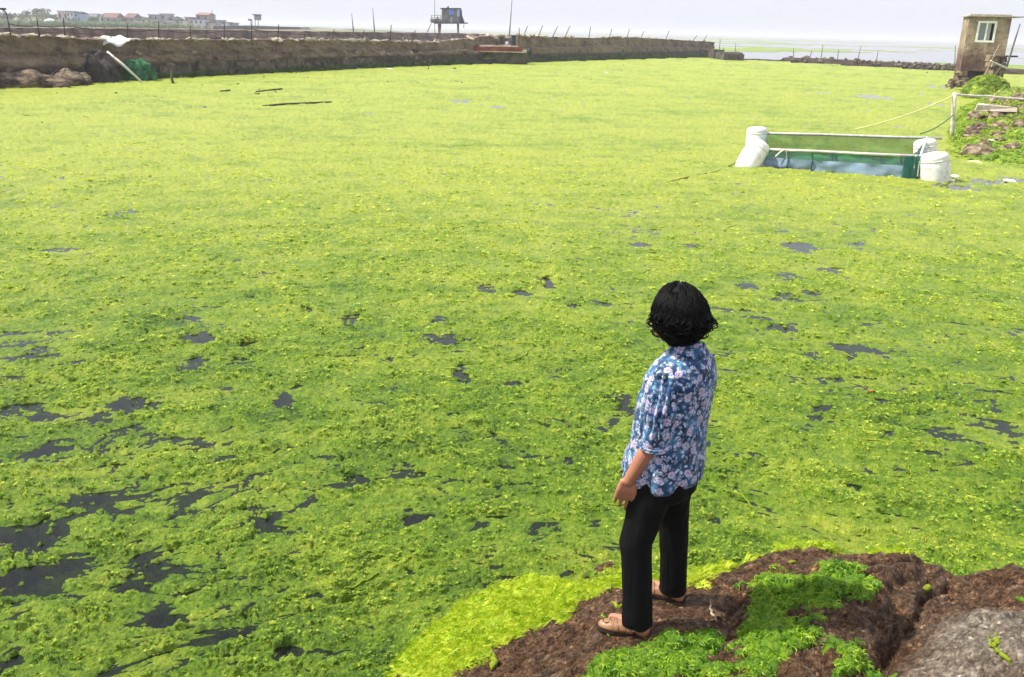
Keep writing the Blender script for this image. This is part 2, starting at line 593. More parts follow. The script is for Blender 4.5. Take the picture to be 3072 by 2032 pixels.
# ------------------------------------------------------------------ filaments on the mats (geometry nodes)
def tuft_mesh(name, m, seed, n=16, length=0.030, width=0.0038, flat=0.32, comb=None):
    r = random.Random(seed)
    V, Fc = [], []
    for i in range(n):
        a = r.uniform(0, 2 * math.pi) if comb is None else r.gauss(0, comb)
        x, y = r.uniform(-.5, .5) * length, r.uniform(-.5, .5) * length
        z = 0.0
        el = r.uniform(0.1, 1.1) * flat * 1.6
        L = length * r.uniform(0.6, 1.3)
        seg = 3
        curl = r.choice((-1, 1)) * r.uniform(0.6, 2.0)
        base = len(V)
        for k in range(seg + 1):
            w = width * (1 - 0.6 * k / seg) * r.uniform(0.8, 1.2)
            nx, ny = -math.sin(a), math.cos(a)
            V.append((x + nx * w, y + ny * w, z + 0.002))
            V.append((x - nx * w, y - ny * w, z - 0.001))
            st = L / seg
            x += math.cos(a) * math.cos(el) * st
            y += math.sin(a) * math.cos(el) * st
            z += math.sin(el) * st
            a += curl * 0.6
            el -= 0.75
        for k in range(seg):
            q = base + 2 * k
            Fc.append((q, q + 1, q + 3, q + 2))
    me = bpy.data.meshes.new(name)
    me.from_pydata(V, [], Fc)
    me.update()
    me.materials.append(m)
    return bpy.data.objects.new(name, me)


def scatter(name, pts, scl, protos, label, rz=None):
    """One 'stuff' object: every point carries one of the filament tufts."""
    me = bpy.data.meshes.new(name)
    me.vertices.add(len(pts))
    me.vertices.foreach_set('co', np.asarray(pts, np.float32).ravel())
    a = me.attributes.new('scl', 'FLOAT', 'POINT')
    a.data.foreach_set('value', np.asarray(scl, np.float32))
    a = me.attributes.new('rot', 'FLOAT_VECTOR', 'POINT')
    rot = np.stack([RNG.normal(0, .3, len(pts)), RNG.normal(0, .3, len(pts)), RNG.uniform(0, 6.28, len(pts)) if rz is None else rz + RNG.normal(0, .25, len(pts))], 1)
    a.data.foreach_set('vector', rot.astype(np.float32).ravel())
    a = me.attributes.new('pick', 'INT', 'POINT')
    pk = RNG.integers(0, len(protos), len(pts))
    a.data.foreach_set('value', pk.astype(np.int32))
    o = bpy.data.objects.new(name, me)
    COL.objects.link(o)
    ng = bpy.data.node_groups.new(name + ' scatter', 'GeometryNodeTree')
    ng.interface.new_socket('Geometry', in_out='INPUT', socket_type='NodeSocketGeometry')
    ng.interface.new_socket('Geometry', in_out='OUTPUT', socket_type='NodeSocketGeometry')
    N, L = ng.nodes, ng.links
    gi, go = N.new('NodeGroupInput'), N.new('NodeGroupOutput')
    m2p = N.new('GeometryNodeMeshToPoints')
    iop = N.new('GeometryNodeInstanceOnPoints')
    join = N.new('GeometryNodeGeometryToInstance')
    for p in reversed(protos):
        oi = N.new('GeometryNodeObjectInfo')
        oi.inputs['Object'].default_value = p
        oi.inputs['As Instance'].default_value = True
        L.new(oi.outputs['Geometry'], join.inputs[0])

    def named(nm, tp):
        q = N.new('GeometryNodeInputNamedAttribute')
        q.data_type = tp
        q.inputs['Name'].default_value = nm
        return q.outputs[0]
    L.new(gi.outputs[0], m2p.inputs['Mesh'])
    L.new(m2p.outputs[0], iop.inputs['Points'])
    jg = N.new('GeometryNodeJoinGeometry')
    N.remove(join)
    for nd in [n for n in N if n.bl_idname == 'GeometryNodeObjectInfo']:
        L.new(nd.outputs['Geometry'], jg.inputs[0])
    L.new(jg.outputs[0], iop.inputs['Instance'])
    iop.inputs['Pick Instance'].default_value = True
    L.new(named('pick', 'INT'), iop.inputs['Instance Index'])
    L.new(named('scl', 'FLOAT'), iop.inputs['Scale'])
    e2r = N.new('FunctionNodeEulerToRotation')
    L.new(named('rot', 'FLOAT_VECTOR'), e2r.inputs[0])
    L.new(e2r.outputs[0], iop.inputs['Rotation'])
    L.new(iop.outputs[0], go.inputs[0])
    md = o.modifiers.new('scatter', 'NODES')
    md.node_group = ng
    tag(o, label, 'algae', kind='stuff')
    return o


TUFTS = [tuft_mesh('algae_tuft', MAT_TUFT, 100 + i) for i in range(5)]
pts, scl = [], []
for d0, d1, dens, s0 in ((3.2, 6.0, 6500, 0.46), (6.0, 10.0, 3000, 0.64), (10.0, 16.0, 600, 1.05), (16.0, 32.0, 130, 1.6)):
    n = int(dens * math.radians(76) * (d1 * d1 - d0 * d0) / 2)
    dd = np.sqrt(RNG.uniform(d0 * d0, d1 * d1, n))
    aa = np.radians(RNG.uniform(-38, 38, n))
    x, y = dd * np.sin(aa), dd * np.cos(aa)
    hh, cc, tt = algae_fields(x, y)
    ok = (hh > 0.004) & (RNG.uniform(0, 1, n) < (0.05 + 0.75 * sstep(0.01, 0.055, hh)) * sstep(32, 14, y))
    pts.append(np.stack([x, y, hh - 0.006 * s0], 1)[ok])
    scl.append((s0 * RNG.uniform(0.6, 1.35, n))[ok])
scatter('algae_filaments', np.concatenate(pts), np.concatenate(scl), TUFTS, 'loose curled filaments lying on the floating algae carpet')

# long yellowish strands drawn out by the drift
V, Fc = [], []
smb = MB()
for k in range(90):
    d_ = RNG.uniform(4.2, 15) if k < 70 else RNG.uniform(15, 30)
    a_ = math.radians(RNG.uniform(-36, 30))
    x, y = d_ * math.sin(a_), d_ * math.cos(a_)
    dr = math.atan2(x - 1.2, y + 5.0)
    hd = -dr + RNG.normal(0, .45)
    L = RNG.uniform(.15, .55) * (1 + d_ / 25)
    P = []
    for i in range(9):
        P.append([x, y])
        hd += RNG.normal(0, .22)
        x += math.cos(hd) * L / 8
        y += math.sin(hd) * L / 8
    P = np.array(P)
    hh, cv, _ = algae_fields(P[:, 0], P[:, 1])
    if (cv < 0).sum() > 2:
        continue
    r_ = RNG.uniform(.0018, .0038) * (1 + d_ / 18)
    smb.tube([(p[0], p[1], max(float(q), 0) + .006) for p, q in zip(P, hh)], [r_ * (.4 + math.sin(math.pi * (i + .4) / 8.8)) for i in range(9)], 5)
o = smb.build('algae_strands', MAT_LIME, None, True)
tag(o, 'loose yellow strands of weed drawn out over the algae carpet', 'algae', kind='stuff')
# ================================================================== the point of rock in front
CTRL = [(1890, 1905, .82), (1960, 1880, .82), (2010, 1815, .81), (1780, 1900, .74), (1700, 2032, .80), (1520, 2032, .66), (1330, 2032, .52), (1400, 1985, .50),
        (1170, 2032, .0), (1330, 1890, .02), (1560, 1775, .0), (1850, 1702, .03), (2030, 1700, .10), (1560, 1890, .55), (1700, 1830, .55), (1850, 1770, .60),
        (2120, 1765, .76), (2180, 1720, .70), (2280, 1690, .74), (2400, 1660, .78), (2500, 1672, .78), (2620, 1670, .80), (2730, 1672, .77), (2790, 1700, .70), (2850, 1745, .70), (2820, 1780, .74),
        (2950, 1738, .54), (3072, 1756, .54), (3200, 1770, .54), (2900, 1790, .70), (3050, 1800, .76), (2900, 1850, .95), (3050, 1860, .98), (2840, 1950, .98), (2960, 1980, 1.06), (3072, 2000, 1.10),
        (2780, 1820, .82), (2740, 1900, .83), (2720, 1980, .84), (2660, 2032, .86), (2620, 1800, .90), (2560, 1900, .92), (2500, 2000, .90), (2350, 1750, .84), (2300, 1900, .84), (2150, 1950, .84), (2200, 2032, .88), (2480, 1760, .88)]
cp = [at(*c) for c in CTRL]
# the far side drops steeply under the weed; the near side runs on under the photographer
for px, py in ((2030, 1700), (2180, 1705), (2280, 1685), (2400, 1652), (2500, 1665), (2620, 1665), (2740, 1668), (2800, 1700), (2860, 1740), (2960, 1732), (3072, 1750), (3200, 1765)):
    e = at(px, py, .72 if px < 2850 else .56)
    cp.append(np.array([e[0] + .03, e[1] + .42, -.25]))
    cp.append(np.array([e[0] + .06, e[1] + .95, -.60]))
for px, py in ((1000, 2032), (1170, 1890), (1400, 1770), (1650, 1690), (1850, 1640)):
    e = at(px, py, 0)
    cp.append(np.array([e[0], e[1] + .1, -.55]))
cp += [np.array(p) for p in ((-1.3, 3.0, -.4), (-1.1, 2.2, .1), (-.5, 1.6, .75), (.3, 2.3, .88), (.3, 1.5, 1.1), (1.2, 1.5, 1.2), (2.2, 1.6, 1.25), (3.2, 1.8, 1.25), (4.6, 2.0, 1.2), (4.6, 3.2, .8), (4.6, 4.4, -.4), (5.0, 5.2, -.6), (1.2, 2.4, .93), (2.0, 2.6, 1.0))]
CPX = np.array(cp)


def tps(P, xs, ys, lam=0.002):
    n = len(P)
    d = np.hypot(P[:, None, 0] - P[None, :, 0], P[:, None, 1] - P[None, :, 1])
    K = np.where(d > 1e-9, d * d * np.log(d + 1e-12), 0) + lam * np.eye(n)
    A = np.zeros((n + 3, n + 3))
    A[:n, :n] = K
    A[:n, n] = A[n, :n] = 1
    A[:n, n + 1:] = P[:, :2]
    A[n + 1:, :n] = P[:, :2].T
    w = np.linalg.solve(A, np.concatenate([P[:, 2], np.zeros(3)]))
    z = w[n] + w[n + 1] * xs + w[n + 2] * ys
    for i in range(n):
        r2 = (xs - P[i, 0]) ** 2 + (ys - P[i, 1]) ** 2
        z = z + w[i] * 0.5 * r2 * np.log(r2 + 1e-12)
    return z


def seg_dist(x, y, line):
    d = np.full(np.shape(x), 1e9)
    for (ax, ay), (bx, by) in zip(line[:-1], line[1:]):
        ex, ey = bx - ax, by - ay
        t = np.clip(((x - ax) * ex + (y - ay) * ey) / (ex * ex + ey * ey), 0, 1)
        d = np.minimum(d, np.hypot(x - ax - t * ex, y - ay - t * ey))
    return d


CRACK1 = [tuple(at(px, py, .75)[:2]) for px, py in ((2860, 1755), (2800, 1790), (2772, 1850), (2745, 1900), (2690, 1960), (2650, 2032), (2620, 2100))]
CRACK2 = [tuple(at(px, py, .84)[:2]) for px, py in ((2790, 1700), (2700, 1740), (2690, 1800), (2660, 1860), (2640, 1900))]
CRACK3 = [tuple(at(px, py, .8)[:2]) for px, py in ((2440, 1700), (2500, 1690), (2580, 1730), (2640, 1710))]
GREY = [tuple(at(px, py, .95)[:2]) for px, py in ((2800, 1860), (2900, 1800), (3100, 1790), (3300, 1900), (3300, 2150), (2700, 2150), (2720, 2000), (2770, 1920))]


def rock_z(x, y):
    x, y = np.asarray(x, float), np.asarray(y, float)
    z = tps(CPX, x, y)
    out = sstep(-0.05, 0.25, z)
    z = z + out * (0.060 * fbm(x * 2.2, y * 2.6, 3, 201) + 0.030 * fbm(x * 7, y * 9, 4, 202, .6))
    # bedding ridges that run up to the right
    u, v = x * .78 + y * .62, -x * .62 + y * .78
    z = z + out * (0.022 * (1 - 2.2 * np.abs(fbm(u * 4, v * 15, 5, 203, .65))) + 0.012 * fbm(u * 14, v * 24, 3, 207, .7) + 0.009 * fbm(x * 30, y * 30, 2, 211))
    f1, f2 = worley(u * 3.2 + .3 * fbm(x * 4, y * 4, 2, 208), v * 5.5, 209)
    z = z + out * (.030 * np.clip(.5 - f1, -.3, .5) - .020 * np.exp(-((f2 - f1) / .06) ** 2))
    for L, dep, w in ((CRACK1, .065, .026), (CRACK2, .05, .04), (CRACK3, .035, .03)):
        dd = seg_dist(x + .05 * fbm(x * 5, y * 5, 3, 205), y + .05 * fbm(x * 5, y * 5, 3, 206), L)
        z = z - dep * np.exp(-(dd / w) ** 2)
    # flatten a little where the feet stand
    for fx, fy in ((0.545, 3.37), (0.76, 3.60)):
        k = np.exp(-(((x - fx) ** 2 + (y - fy) ** 2) / .16 ** 2))
        z = z * (1 - k) + .815 * k
    return z


def rock_mat():
    m, nt, b = new_mat('wet brown rock')
    geo = nt.nodes.new('ShaderNodeNewGeometry')
    P = geo.outputs['Position']
    mp = nt.nodes.new('ShaderNodeMapping')
    mp.inputs['Rotation'].default_value = (0, 0, math.radians(-38))
    mp.inputs['Scale'].default_value = (1, 1.25, 1.1)
    nt.links.new(P, mp.inputs[0])
    v = mp.outputs[0]
    c1 = _ramp(nt, _noise(nt, v, 20, 12, .85), [(.38, (.018, .010, .007)), (.47, (.075, .035, .015)), (.55, (.180, .094, .043)), (.65, (.380, .245, .135))])
    fleck = _ramp(nt, _noise(nt, P, 110, 3, .7), [(.58, (0, 0, 0)), (.74, (1, 1, 1))])
    c1 = _mix(nt, _math(nt, 'MULTIPLY', fleck, .65), c1, (.36, .29, .22))
    c2 = _ramp(nt, _noise(nt, v, 20, 12, .86), [(.37, (.045, .032, .022)), (.47, (.200, .158, .118)), (.55, (.390, .330, .250)), (.64, (.640, .580, .470))])
    vo = nt.nodes.new('ShaderNodeTexVoronoi')
    vo.inputs['Scale'].default_value = 62
    nt.links.new(P, vo.inputs['Vector'])
    grain = _ramp(nt, vo.outputs['Color'], [(.25, (.45, .45, .45)), (.55, (1, 1, 1)), (.80, (1.0, 1.0, 1.0)), (.92, (2.6, 2.5, 2.4))])
    c1 = _mix(nt, .8, c1, grain, 'MULTIPLY')
    c2 = _mix(nt, .65, c2, grain, 'MULTIPLY')
    g = _math(nt, 'ADD', _attr(nt, 'grey'), _math(nt, 'MULTIPLY', _math(nt, 'SUBTRACT', _noise(nt, P, 9, 5, .7), .5), 1.6))
    n = nt.nodes.new('ShaderNodeClamp')
    nt.links.new(g, n.inputs[0])
    nt.links.new(_mix(nt, n.outputs[0], c1, c2), b.inputs['Base Color'])
    b.inputs['Roughness'].default_value = .55
    b.inputs['Specular IOR Level'].default_value = .18
    _bump(nt, b, _math(nt, 'ADD', _noise(nt, v, 34, 9, .8), _math(nt, 'MULTIPLY', _math(nt, 'SUBTRACT', 1.0, vo.outputs['Distance']), .55)), 1.0, .03)
    return m


gx, gy = np.meshgrid(np.arange(-1.3, 4.9, .0135), np.arange(1.5, 5.9, .0135), indexing='ij')
sh = gx.shape
gx, gy = gx.ravel(), gy.ravel()
gz = rock_z(gx, gy)
idx = np.arange(sh[0] * sh[1]).reshape(sh)
RF = np.stack([idx[:-1, :-1], idx[1:, :-1], idx[1:, 1:], idx[:-1, 1:]], -1).reshape(-1, 4)
RF = RF[(gz[RF] > -.35).any(1)]
used = np.unique(RF)
remap = -np.ones(len(gx), int)
remap[used] = np.arange(len(used))
grey = sstep(-.10, .16, poly_sd(gx, gy, GREY))
rock = link_mesh('rock', np.stack([gx, gy, gz], 1)[used], remap[RF], rock_mat(), smooth=True, attrs={'grey': grey[used]})
tag(rock, 'brown shore rock with a pale grey hump under the standing woman', 'rock', kind='structure')

# weed left on the rock
LIME = [(1130, 2060), (1200, 2032), (1330, 1890), (1560, 1775), (1850, 1702), (2080, 1690), (2160, 1690), (2230, 1668), (2300, 1650), (2400, 1636), (2480, 1655), (2500, 1690), (2470, 1694), (2400, 1672), (2330, 1678), (2260, 1704), (2190, 1725), (2130, 1768), (2060, 1800), (2000, 1785), (1930, 1770), (1850, 1775), (1790, 1800), (1700, 1838), (1690, 1860), (1600, 1870), (1540, 1905), (1480, 1920), (1490, 1950), (1440, 1975), (1380, 1975), (1340, 2032), (1330, 2060)]
LIME2 = [(2500, 1665), (2620, 1660), (2700, 1668), (2780, 1700), (2700, 1676), (2600, 1670)]
GREEN_A = [(2225, 1745), (2290, 1728), (2350, 1735), (2400, 1765), (2425, 1800), (2390, 1840), (2370, 1870), (2440, 1885), (2432, 1950), (2360, 2000), (2300, 2060), (1740, 2060), (1790, 1965), (1850, 1930), (1960, 1925), (2010, 1895), (2110, 1893), (2200, 1925), (2215, 1910), (2255, 1850), (2240, 1800)]
GREEN_B = [(2405, 1775), (2470, 1740), (2490, 1722), (2535, 1718), (2520, 1745), (2560, 1755), (2600, 1735), (2600, 1765), (2570, 1790), (2630, 1780), (2620, 1812), (2540, 1822), (2535, 1850), (2500, 1862), (2420, 1850), (2410, 1830), (2440, 1815), (2410, 1805)]
GREEN_C = [(2480, 1985), (2540, 1978), (2590, 1990), (2660, 2030), (2640, 2060), (2570, 2030), (2500, 2060), (2510, 2005)]
HOLE_A = [(2130, 1945), (2180, 1925), (2230, 1945), (2200, 1985), (2140, 1985)]


def weed_patch(name, polys, z0, m, mt, label, thick, dens, rag, lift=.004, holes=(), tscale=1.0, tlen=.03, tw_=.0036, comb_dir=None):
    wp = [[tuple(at(px, py, z0(px, py) if callable(z0) else z0)[:2]) for px, py in p] for p in polys]
    wh = [[tuple(at(px, py, .86)[:2]) for px, py in p] for p in holes]
    allp = np.array([q for p in wp for q in p])
    x0, y0, x1, y1 = allp[:, 0].min() - .15, allp[:, 1].min() - .15, allp[:, 0].max() + .15, allp[:, 1].max() + .15

    def field(x, y):
        sd = np.max([poly_sd(x, y, p) for p in wp], axis=0)
        for hp in wh:
            sd = np.minimum(sd, -poly_sd(x, y, hp))
        u, v = x * .85 + y * .5, -x * .5 + y * .85
        sd = sd + rag * (1.3 * fbm(u * 4.5, v * 9, 4, 301, .6) + .5 * fbm(u * 15, v * 30, 3, 302))
        body = np.clip(sd / .05, -1, 1)
        lump, _ = worley(u * 8, v * 17, 303)
        l2, _ = worley(u * 22, v * 38, 304)
        t = thick * (body * .55 + sstep(0, .5, body) * (.9 * (.55 - lump) + .5 * (.5 - l2) + .7 * fbm(u * 6, v * 16, 4, 305, .6)))
        return sd, rock_z(x, y), t + lift
    X_, Y_ = np.meshgrid(np.arange(x0, x1, .0125), np.arange(y0, y1, .0125), indexing='ij')
    s_ = X_.shape
    X_, Y_ = X_.ravel(), Y_.ravel()
    sd, rz, t = field(X_, Y_)
    id_ = np.arange(s_[0] * s_[1]).reshape(s_)
    Fp = np.stack([id_[:-1, :-1], id_[1:, :-1], id_[1:, 1:], id_[:-1, 1:]], -1).reshape(-1, 4)
    z = rz + np.where(sd < 0, np.minimum(t, -.004), np.maximum(t, .002))
    z = np.where(rz < -.05, np.maximum(z, .015 + .4 * t), z)
    Fp = Fp[(sd[Fp] > -.01).any(1)]
    us = np.unique(Fp)
    rm = -np.ones(len(X_), int)
    rm[us] = np.arange(len(us))
    o = link_mesh(name, np.stack([X_, Y_, z], 1)[us], rm[Fp], m, smooth=True)
    tag(o, label, 'algae', kind='stuff')
    n = int(dens * (x1 - x0) * (y1 - y0))
    x, y = RNG.uniform(x0, x1, n), RNG.uniform(y0, y1, n)
    sd, rz, t = field(x, y)
    ok = (sd > .004) & (RNG.uniform(0, 1, n) < .55 + .4 * sstep(0, thick, t))
    zz = np.where(rz < -.05, np.maximum(rz + t, .015 + .4 * t), rz + np.maximum(t, .002))
    protos = [tuft_mesh(name + '_tuft', mt, 400 + i, length=tlen, width=tw_, flat=.09, comb=None if comb_dir is None else .35) for i in range(4)]
    scatter(name + '_filaments', np.stack([x, y, zz - .004], 1)[ok], RNG.uniform(.6, 1.3, ok.sum()) * tscale, protos, label.replace('algae', 'algae filaments'), comb_dir)
    return o


def lime_z(px, py):
    # height of the slope under each corner of the lime band
    out = [(1130, 2060), (1200, 2032), (1330, 1890), (1560, 1775), (1850, 1702), (2080, 1690)]
    if (px, py) in out:
        return .03 if (px, py) != (2080, 1690) else .2
    if py < 1700:
        return .78 if px > 2250 else .70
    return .62 if px < 1900 else .74


weed_patch('lime_algae', [LIME, LIME2], lime_z, MAT_LIME, MAT_LIME_T, 'bright lime algae draped down the water edge of the rock', .022, 3600, .075, tlen=.055, tw_=.0021, comb_dir=.6)
weed_patch('rock_algae', [GREEN_A, GREEN_B, GREEN_C], .86, MAT_GRN, MAT_GRN_T, 'fresh green algae strewn over the top of the rock', .032, 3000, .095, tlen=.034, tw_=.0019, holes=[HOLE_A])

# a few single strands that were dropped on the rock
def strand(name, pix, z, w, label, m):
    P = []
    for px, py in pix:
        q = at(px, py, z)
        for _ in range(6):      # walk down the sight line on to the rock surface
            q = at(px, py, float(rock_z(np.array([q[0]]), np.array([q[1]]))[0]) + .006)
        P.append(Vector(q))
    Q = []
    for i in range(len(P) - 1):
        for k in range(4):
            Q.append(P[i].lerp(P[i + 1], k / 4) + Vector((RNG.normal(0, .004), RNG.normal(0, .004), abs(RNG.normal(0, .003)))))
    Q.append(P[-1])
    n = len(Q)
    R = [w * (.35 + math.sin(math.pi * (i + .6) / (n + .4))) * RNG.uniform(.7, 1.2) for i in range(n)]
    return tag(MB().tube(Q, R, 5).build(name, m, smooth=True), label, 'algae strand')


strand('algae_strand', [(2962, 1905), (2975, 1935), (2990, 1955), (3020, 1980), (3050, 2012)], 1.0, .006, 'long lime strand lying across the pale grey hump', MAT_LIME)
strand('algae_strand', [(2985, 1900), (2988, 1930), (2978, 1942)], 1.0, .009, 'short forked lime tuft at the top of the grey hump', MAT_LIME)
strand('algae_strand', [(3050, 1795), (3072, 1803), (3090, 1815)], .8, .014, 'green shred on the far right rim of the rock', MAT_GRN)
strand('algae_strand', [(1808, 1842), (1818, 1858), (1806, 1874), (1818, 1890), (1830, 1910)], .8, .007, 'lime shred beside the toe of the nearer shoe', MAT_LIME)
strand('algae_strand', [(1835, 1806), (1850, 1822), (1880, 1815)], .7, .007, 'lime shred behind the trouser hem of the nearer leg', MAT_LIME)
strand('algae_strand', [(1480, 1960), (1485, 1985), (1475, 2010)], .6, .012, 'lime tongue hanging down the brown rock at the lower left', MAT_LIME)
strand('algae_strand', [(2775, 1768), (2790, 1762)], .8, .012, 'small lime scrap near the deep crack in the rock', MAT_LIME)
strand('algae_strand', [(2580, 1715), (2600, 1708)], .8, .009, 'small lime scrap on the ridge of the rock', MAT_LIME)
strand('algae_strand', [(2365, 1690), (2385, 1684)], .8, .007, 'tiny lime scrap on the crest beside the draped algae', MAT_LIME)
# worm shells / pale rope end on the rock
strand('knotted_cord', [(2128, 1800), (2132, 1830), (2142, 1852), (2150, 1866)], .82, .005, 'short pale knotted cord on the dark rock beside the heel', rough_mat('pale cord', [(.4, (.20, .15, .10)), (.6, (.42, .34, .25))], 30))
# ================================================================== the woman on the rock
PX, PY, PZ = 0.655, 3.485, 0.815
FACE = math.radians(52)              # body turned this far to the left of straight ahead


def loc2w(p, turn=FACE):
    """Body frame (x to her right, y ahead, z up from the rock) to world."""
    c, s = math.cos(turn), math.sin(turn)
    return Vector((PX + .075 * max(0, p[2] - .72) + p[0] * c - p[1] * s, PY + p[0] * s + p[1] * c, PZ + p[2] * .975))


woman = thing('person', (PX, PY, PZ), 'woman with short curly black hair in a blue floral blouse standing on the rock', 'person')

skin = rough_mat('skin', [(.3, (.34, .140, .078)), (.7, (.45, .205, .125))], 14, .5, .12, .003, spec=.35)
skin.node_tree.nodes['Principled BSDF'].inputs['Subsurface Weight'].default_value = .12
skin.node_tree.nodes['Principled BSDF'].inputs['Subsurface Radius'].default_value = (.01, .004, .002)


class Cap(MB):
    """Tapered limbs made of closed lofts, later fused to one skin."""
    def limb(s, pts, rads, n=12, flat=None):
        pts = [Vector(p) for p in pts]
        # rounded ends
        d0 = (pts[0] - pts[1]).normalized()
        d1 = (pts[-1] - pts[-2]).normalized()
        P = [pts[0] + d0 * rads[0] * .8, pts[0] + d0 * rads[0] * .5] + pts + [pts[-1] + d1 * rads[-1] * .5, pts[-1] + d1 * rads[-1] * .8]
        R = [rads[0] * .45, rads[0] * .85] + list(rads) + [rads[-1] * .85, rads[-1] * .45]
        s.tube(P, R, n)
        return s


def fuse(name, mb, m, parent, voxel, smooth_it=4, fn=None):
    """Voxel union of closed shapes into one continuous surface."""
    me = bpy.data.meshes.new(name)
    me.from_pydata(mb.v, [], mb.f)
    me.update()
    t = bpy.data.objects.new(name + '_raw', me)
    COL.objects.link(t)
    rm = t.modifiers.new('r', 'REMESH')
    rm.mode = 'VOXEL'
    rm.voxel_size = voxel
    sm = t.modifiers.new('s', 'SMOOTH')
    sm.factor = .5
    sm.iterations = smooth_it
    dg = bpy.context.evaluated_depsgraph_get()
    ev = bpy.data.meshes.new_from_object(t.evaluated_get(dg))
    n = len(ev.vertices)
    co = np.empty(n * 3, np.float32)
    ev.vertices.foreach_get('co', co)
    co = co.reshape(-1, 3).astype(float)
    no = np.empty(n * 3, np.float32)
    ev.vertices.foreach_get('normal', no)
    no = no.reshape(-1, 3)
    if fn is not None:
        co = fn(co, no)
    fs = [tuple(p.vertices) for p in ev.polygons]
    bpy.data.objects.remove(t)
    bpy.data.meshes.remove(ev)
    return link_mesh(name, co, fs, m, parent, smooth=True)


# joints in the body frame; the weight is on both feet, the nearer (left) one half a step back
HIP_L, HIP_R = (-.085, .0, .80), (.085, .0, .80)
ANK_L = (-.150, -.018, .077)
ANK_R = (.182, -.010, .077)


def bw(*p):
    return loc2w(p)


b = Cap()
# trunk, neck, head
b.limb([bw(0, -.005, .80), bw(0, .0, .92), bw(0, .005, 1.06), bw(0, -.005, 1.18), bw(0, -.012, 1.26)], [.115, .108, .105, .105, .070], 16)
b.limb([bw(-.11, -.01, 1.215), bw(0, -.012, 1.225), bw(.11, -.01, 1.215)], [.045, .055, .045])
b.limb([bw(0, -.008, 1.27), bw(0, .008, 1.36)], [.056, .052])
HT = FACE - math.radians(12)
hc = loc2w((0, .022, 1.455)) - Vector((.040, 0, 0))


def hw(x, y, z):
    c, s = math.cos(HT), math.sin(HT)
    return hc + Vector((x * c - y * s, x * s + y * c, z))


def ball(mb, c, r, nu=14, nv=10):
    rings = []
    ang = HT
    ca, sa = math.cos(ang), math.sin(ang)
    for i in range(nv + 1):
        th = math.pi * (i + .02 if i == 0 else (i - .02 if i == nv else i)) / nv
        ring = []
        for k in range(nu):
            ph = 2 * math.pi * k / nu
            x, y, z = r[0] * math.sin(th) * math.cos(ph), r[1] * math.sin(th) * math.sin(ph), -r[2] * math.cos(th)
            ring.append(Vector(c) + Vector((x * ca - y * sa, x * sa + y * ca, z)))
        rings.append(ring)
    mb.loft(rings)


ball(b, hw(0, -.005, .025), (.074, .092, .092))          # skull
ball(b, hw(0, .030, -.040), (.056, .060, .072))          # face and jaw
ball(b, hw(0, .068, -.095), (.026, .024, .020))          # chin
ball(b, hw(0, .092, -.028), (.013, .018, .015))          # nose tip
b.limb([hw(0, .082, .012), hw(0, .094, -.024)], [.009, .011], 8)
for sx in (-1, 1):
    ball(b, hw(sx * .032, .062, -.028), (.024, .022, .022))   # cheek
    ball(b, hw(sx * .030, .080, .020), (.020, .010, .008))    # brow
    b.limb([hw(sx * .074, .0, .010), hw(sx * .078, -.004, -.022)], [.012, .009], 8)   # ear
ball(b, hw(0, .090, -.062), (.022, .010, .006))          # lips
ball(b, hw(0, .088, -.072), (.019, .010, .006))
# legs
for A, Hh, knee in ((ANK_L, HIP_L, (-.138, .028, .44)), (ANK_R, HIP_R, (.144, .004, .44))):
    b.limb([bw(*Hh), bw(Hh[0] * 1.08, .004, .62), bw(*knee), bw((knee[0] + A[0]) / 2, (knee[1] + A[1]) / 2, .27), bw(A[0], A[1], A[2] + .05), bw(*A)], [.068, .060, .044, .038, .033, .034])
    toe = (A[0], A[1] + .125, .022)
    b.limb([bw(A[0], A[1] - .035, .030), bw(A[0], A[1] + .03, .040), bw(*toe)], [.028, .034, .022])
# left arm hangs a little away from the side, right arm is in front of the belly
SH_L, EL_L, WR_L = (-.134, -.01, 1.225), (-.156, -.026, .985), (-.188, .058, .750)
b.limb([bw(*SH_L), bw(-.146, -.02, 1.11), bw(*EL_L), bw(-.170, .012, .88), bw(*WR_L)], [.044, .040, .037, .036, .0245], 14)
SH_R, EL_R, WR_R = (.140, -.01, 1.225), (.165, .015, .985), (.150, .110, .790)
b.limb([bw(*SH_R), bw(.166, -.01, 1.11), bw(*EL_R), bw(.160, .06, .89), bw(*WR_R)], [.044, .040, .037, .035, .0245], 14)


def hand(mb, wr, d, out, thumb):
    """Palm, four unequal curled fingers and a thumb; d along the hand, out away from the palm."""
    d = d.normalized()
    out = (out - d * out.dot(d)).normalized()
    side = d.cross(out).normalized() * thumb          # towards the thumb
    wr = Vector(wr)
    for k in range(-2, 3):
        o = side * k * .0160
        mb.limb([wr + o * .7 + d * .005, wr + o * .95 + d * .045 + out * .004, wr + o * 1.08 + d * .082], [.0150, .0150, .0120], 8)
    for k, (L, off) in enumerate(((.066, 1.5), (.074, .5), (.069, -.5), (.054, -1.5))):
        base = wr + side * off * .0225 + d * (.080 - .004 * abs(off - .4))
        curl = .16 + .07 * k
        a = d
        p = base
        P, R = [p], [.0090]
        for j, fr in enumerate((.46, .31, .23)):
            ang = curl * (.55 + .5 * j)
            a = (d * math.cos(ang) - out * math.sin(ang) + side * off * .035).normalized()
            p = p + a * L * fr
            P.append(p)
            R.append((.0084, .0076, .0062)[j])
        mb.limb(P, R, 8)
    t0 = wr + side * .022 + d * .022
    t1 = t0 + (d * .8 + side * .62 - out * .15).normalized() * .038
    t2 = t1 + (d * .95 + side * .16 - out * .28).normalized() * .026
    t3 = t2 + (d * .97 - out * .30).normalized() * .020
    mb.limb([t0, t1, t2, t3], [.0150, .0115, .0100, .0080], 8)


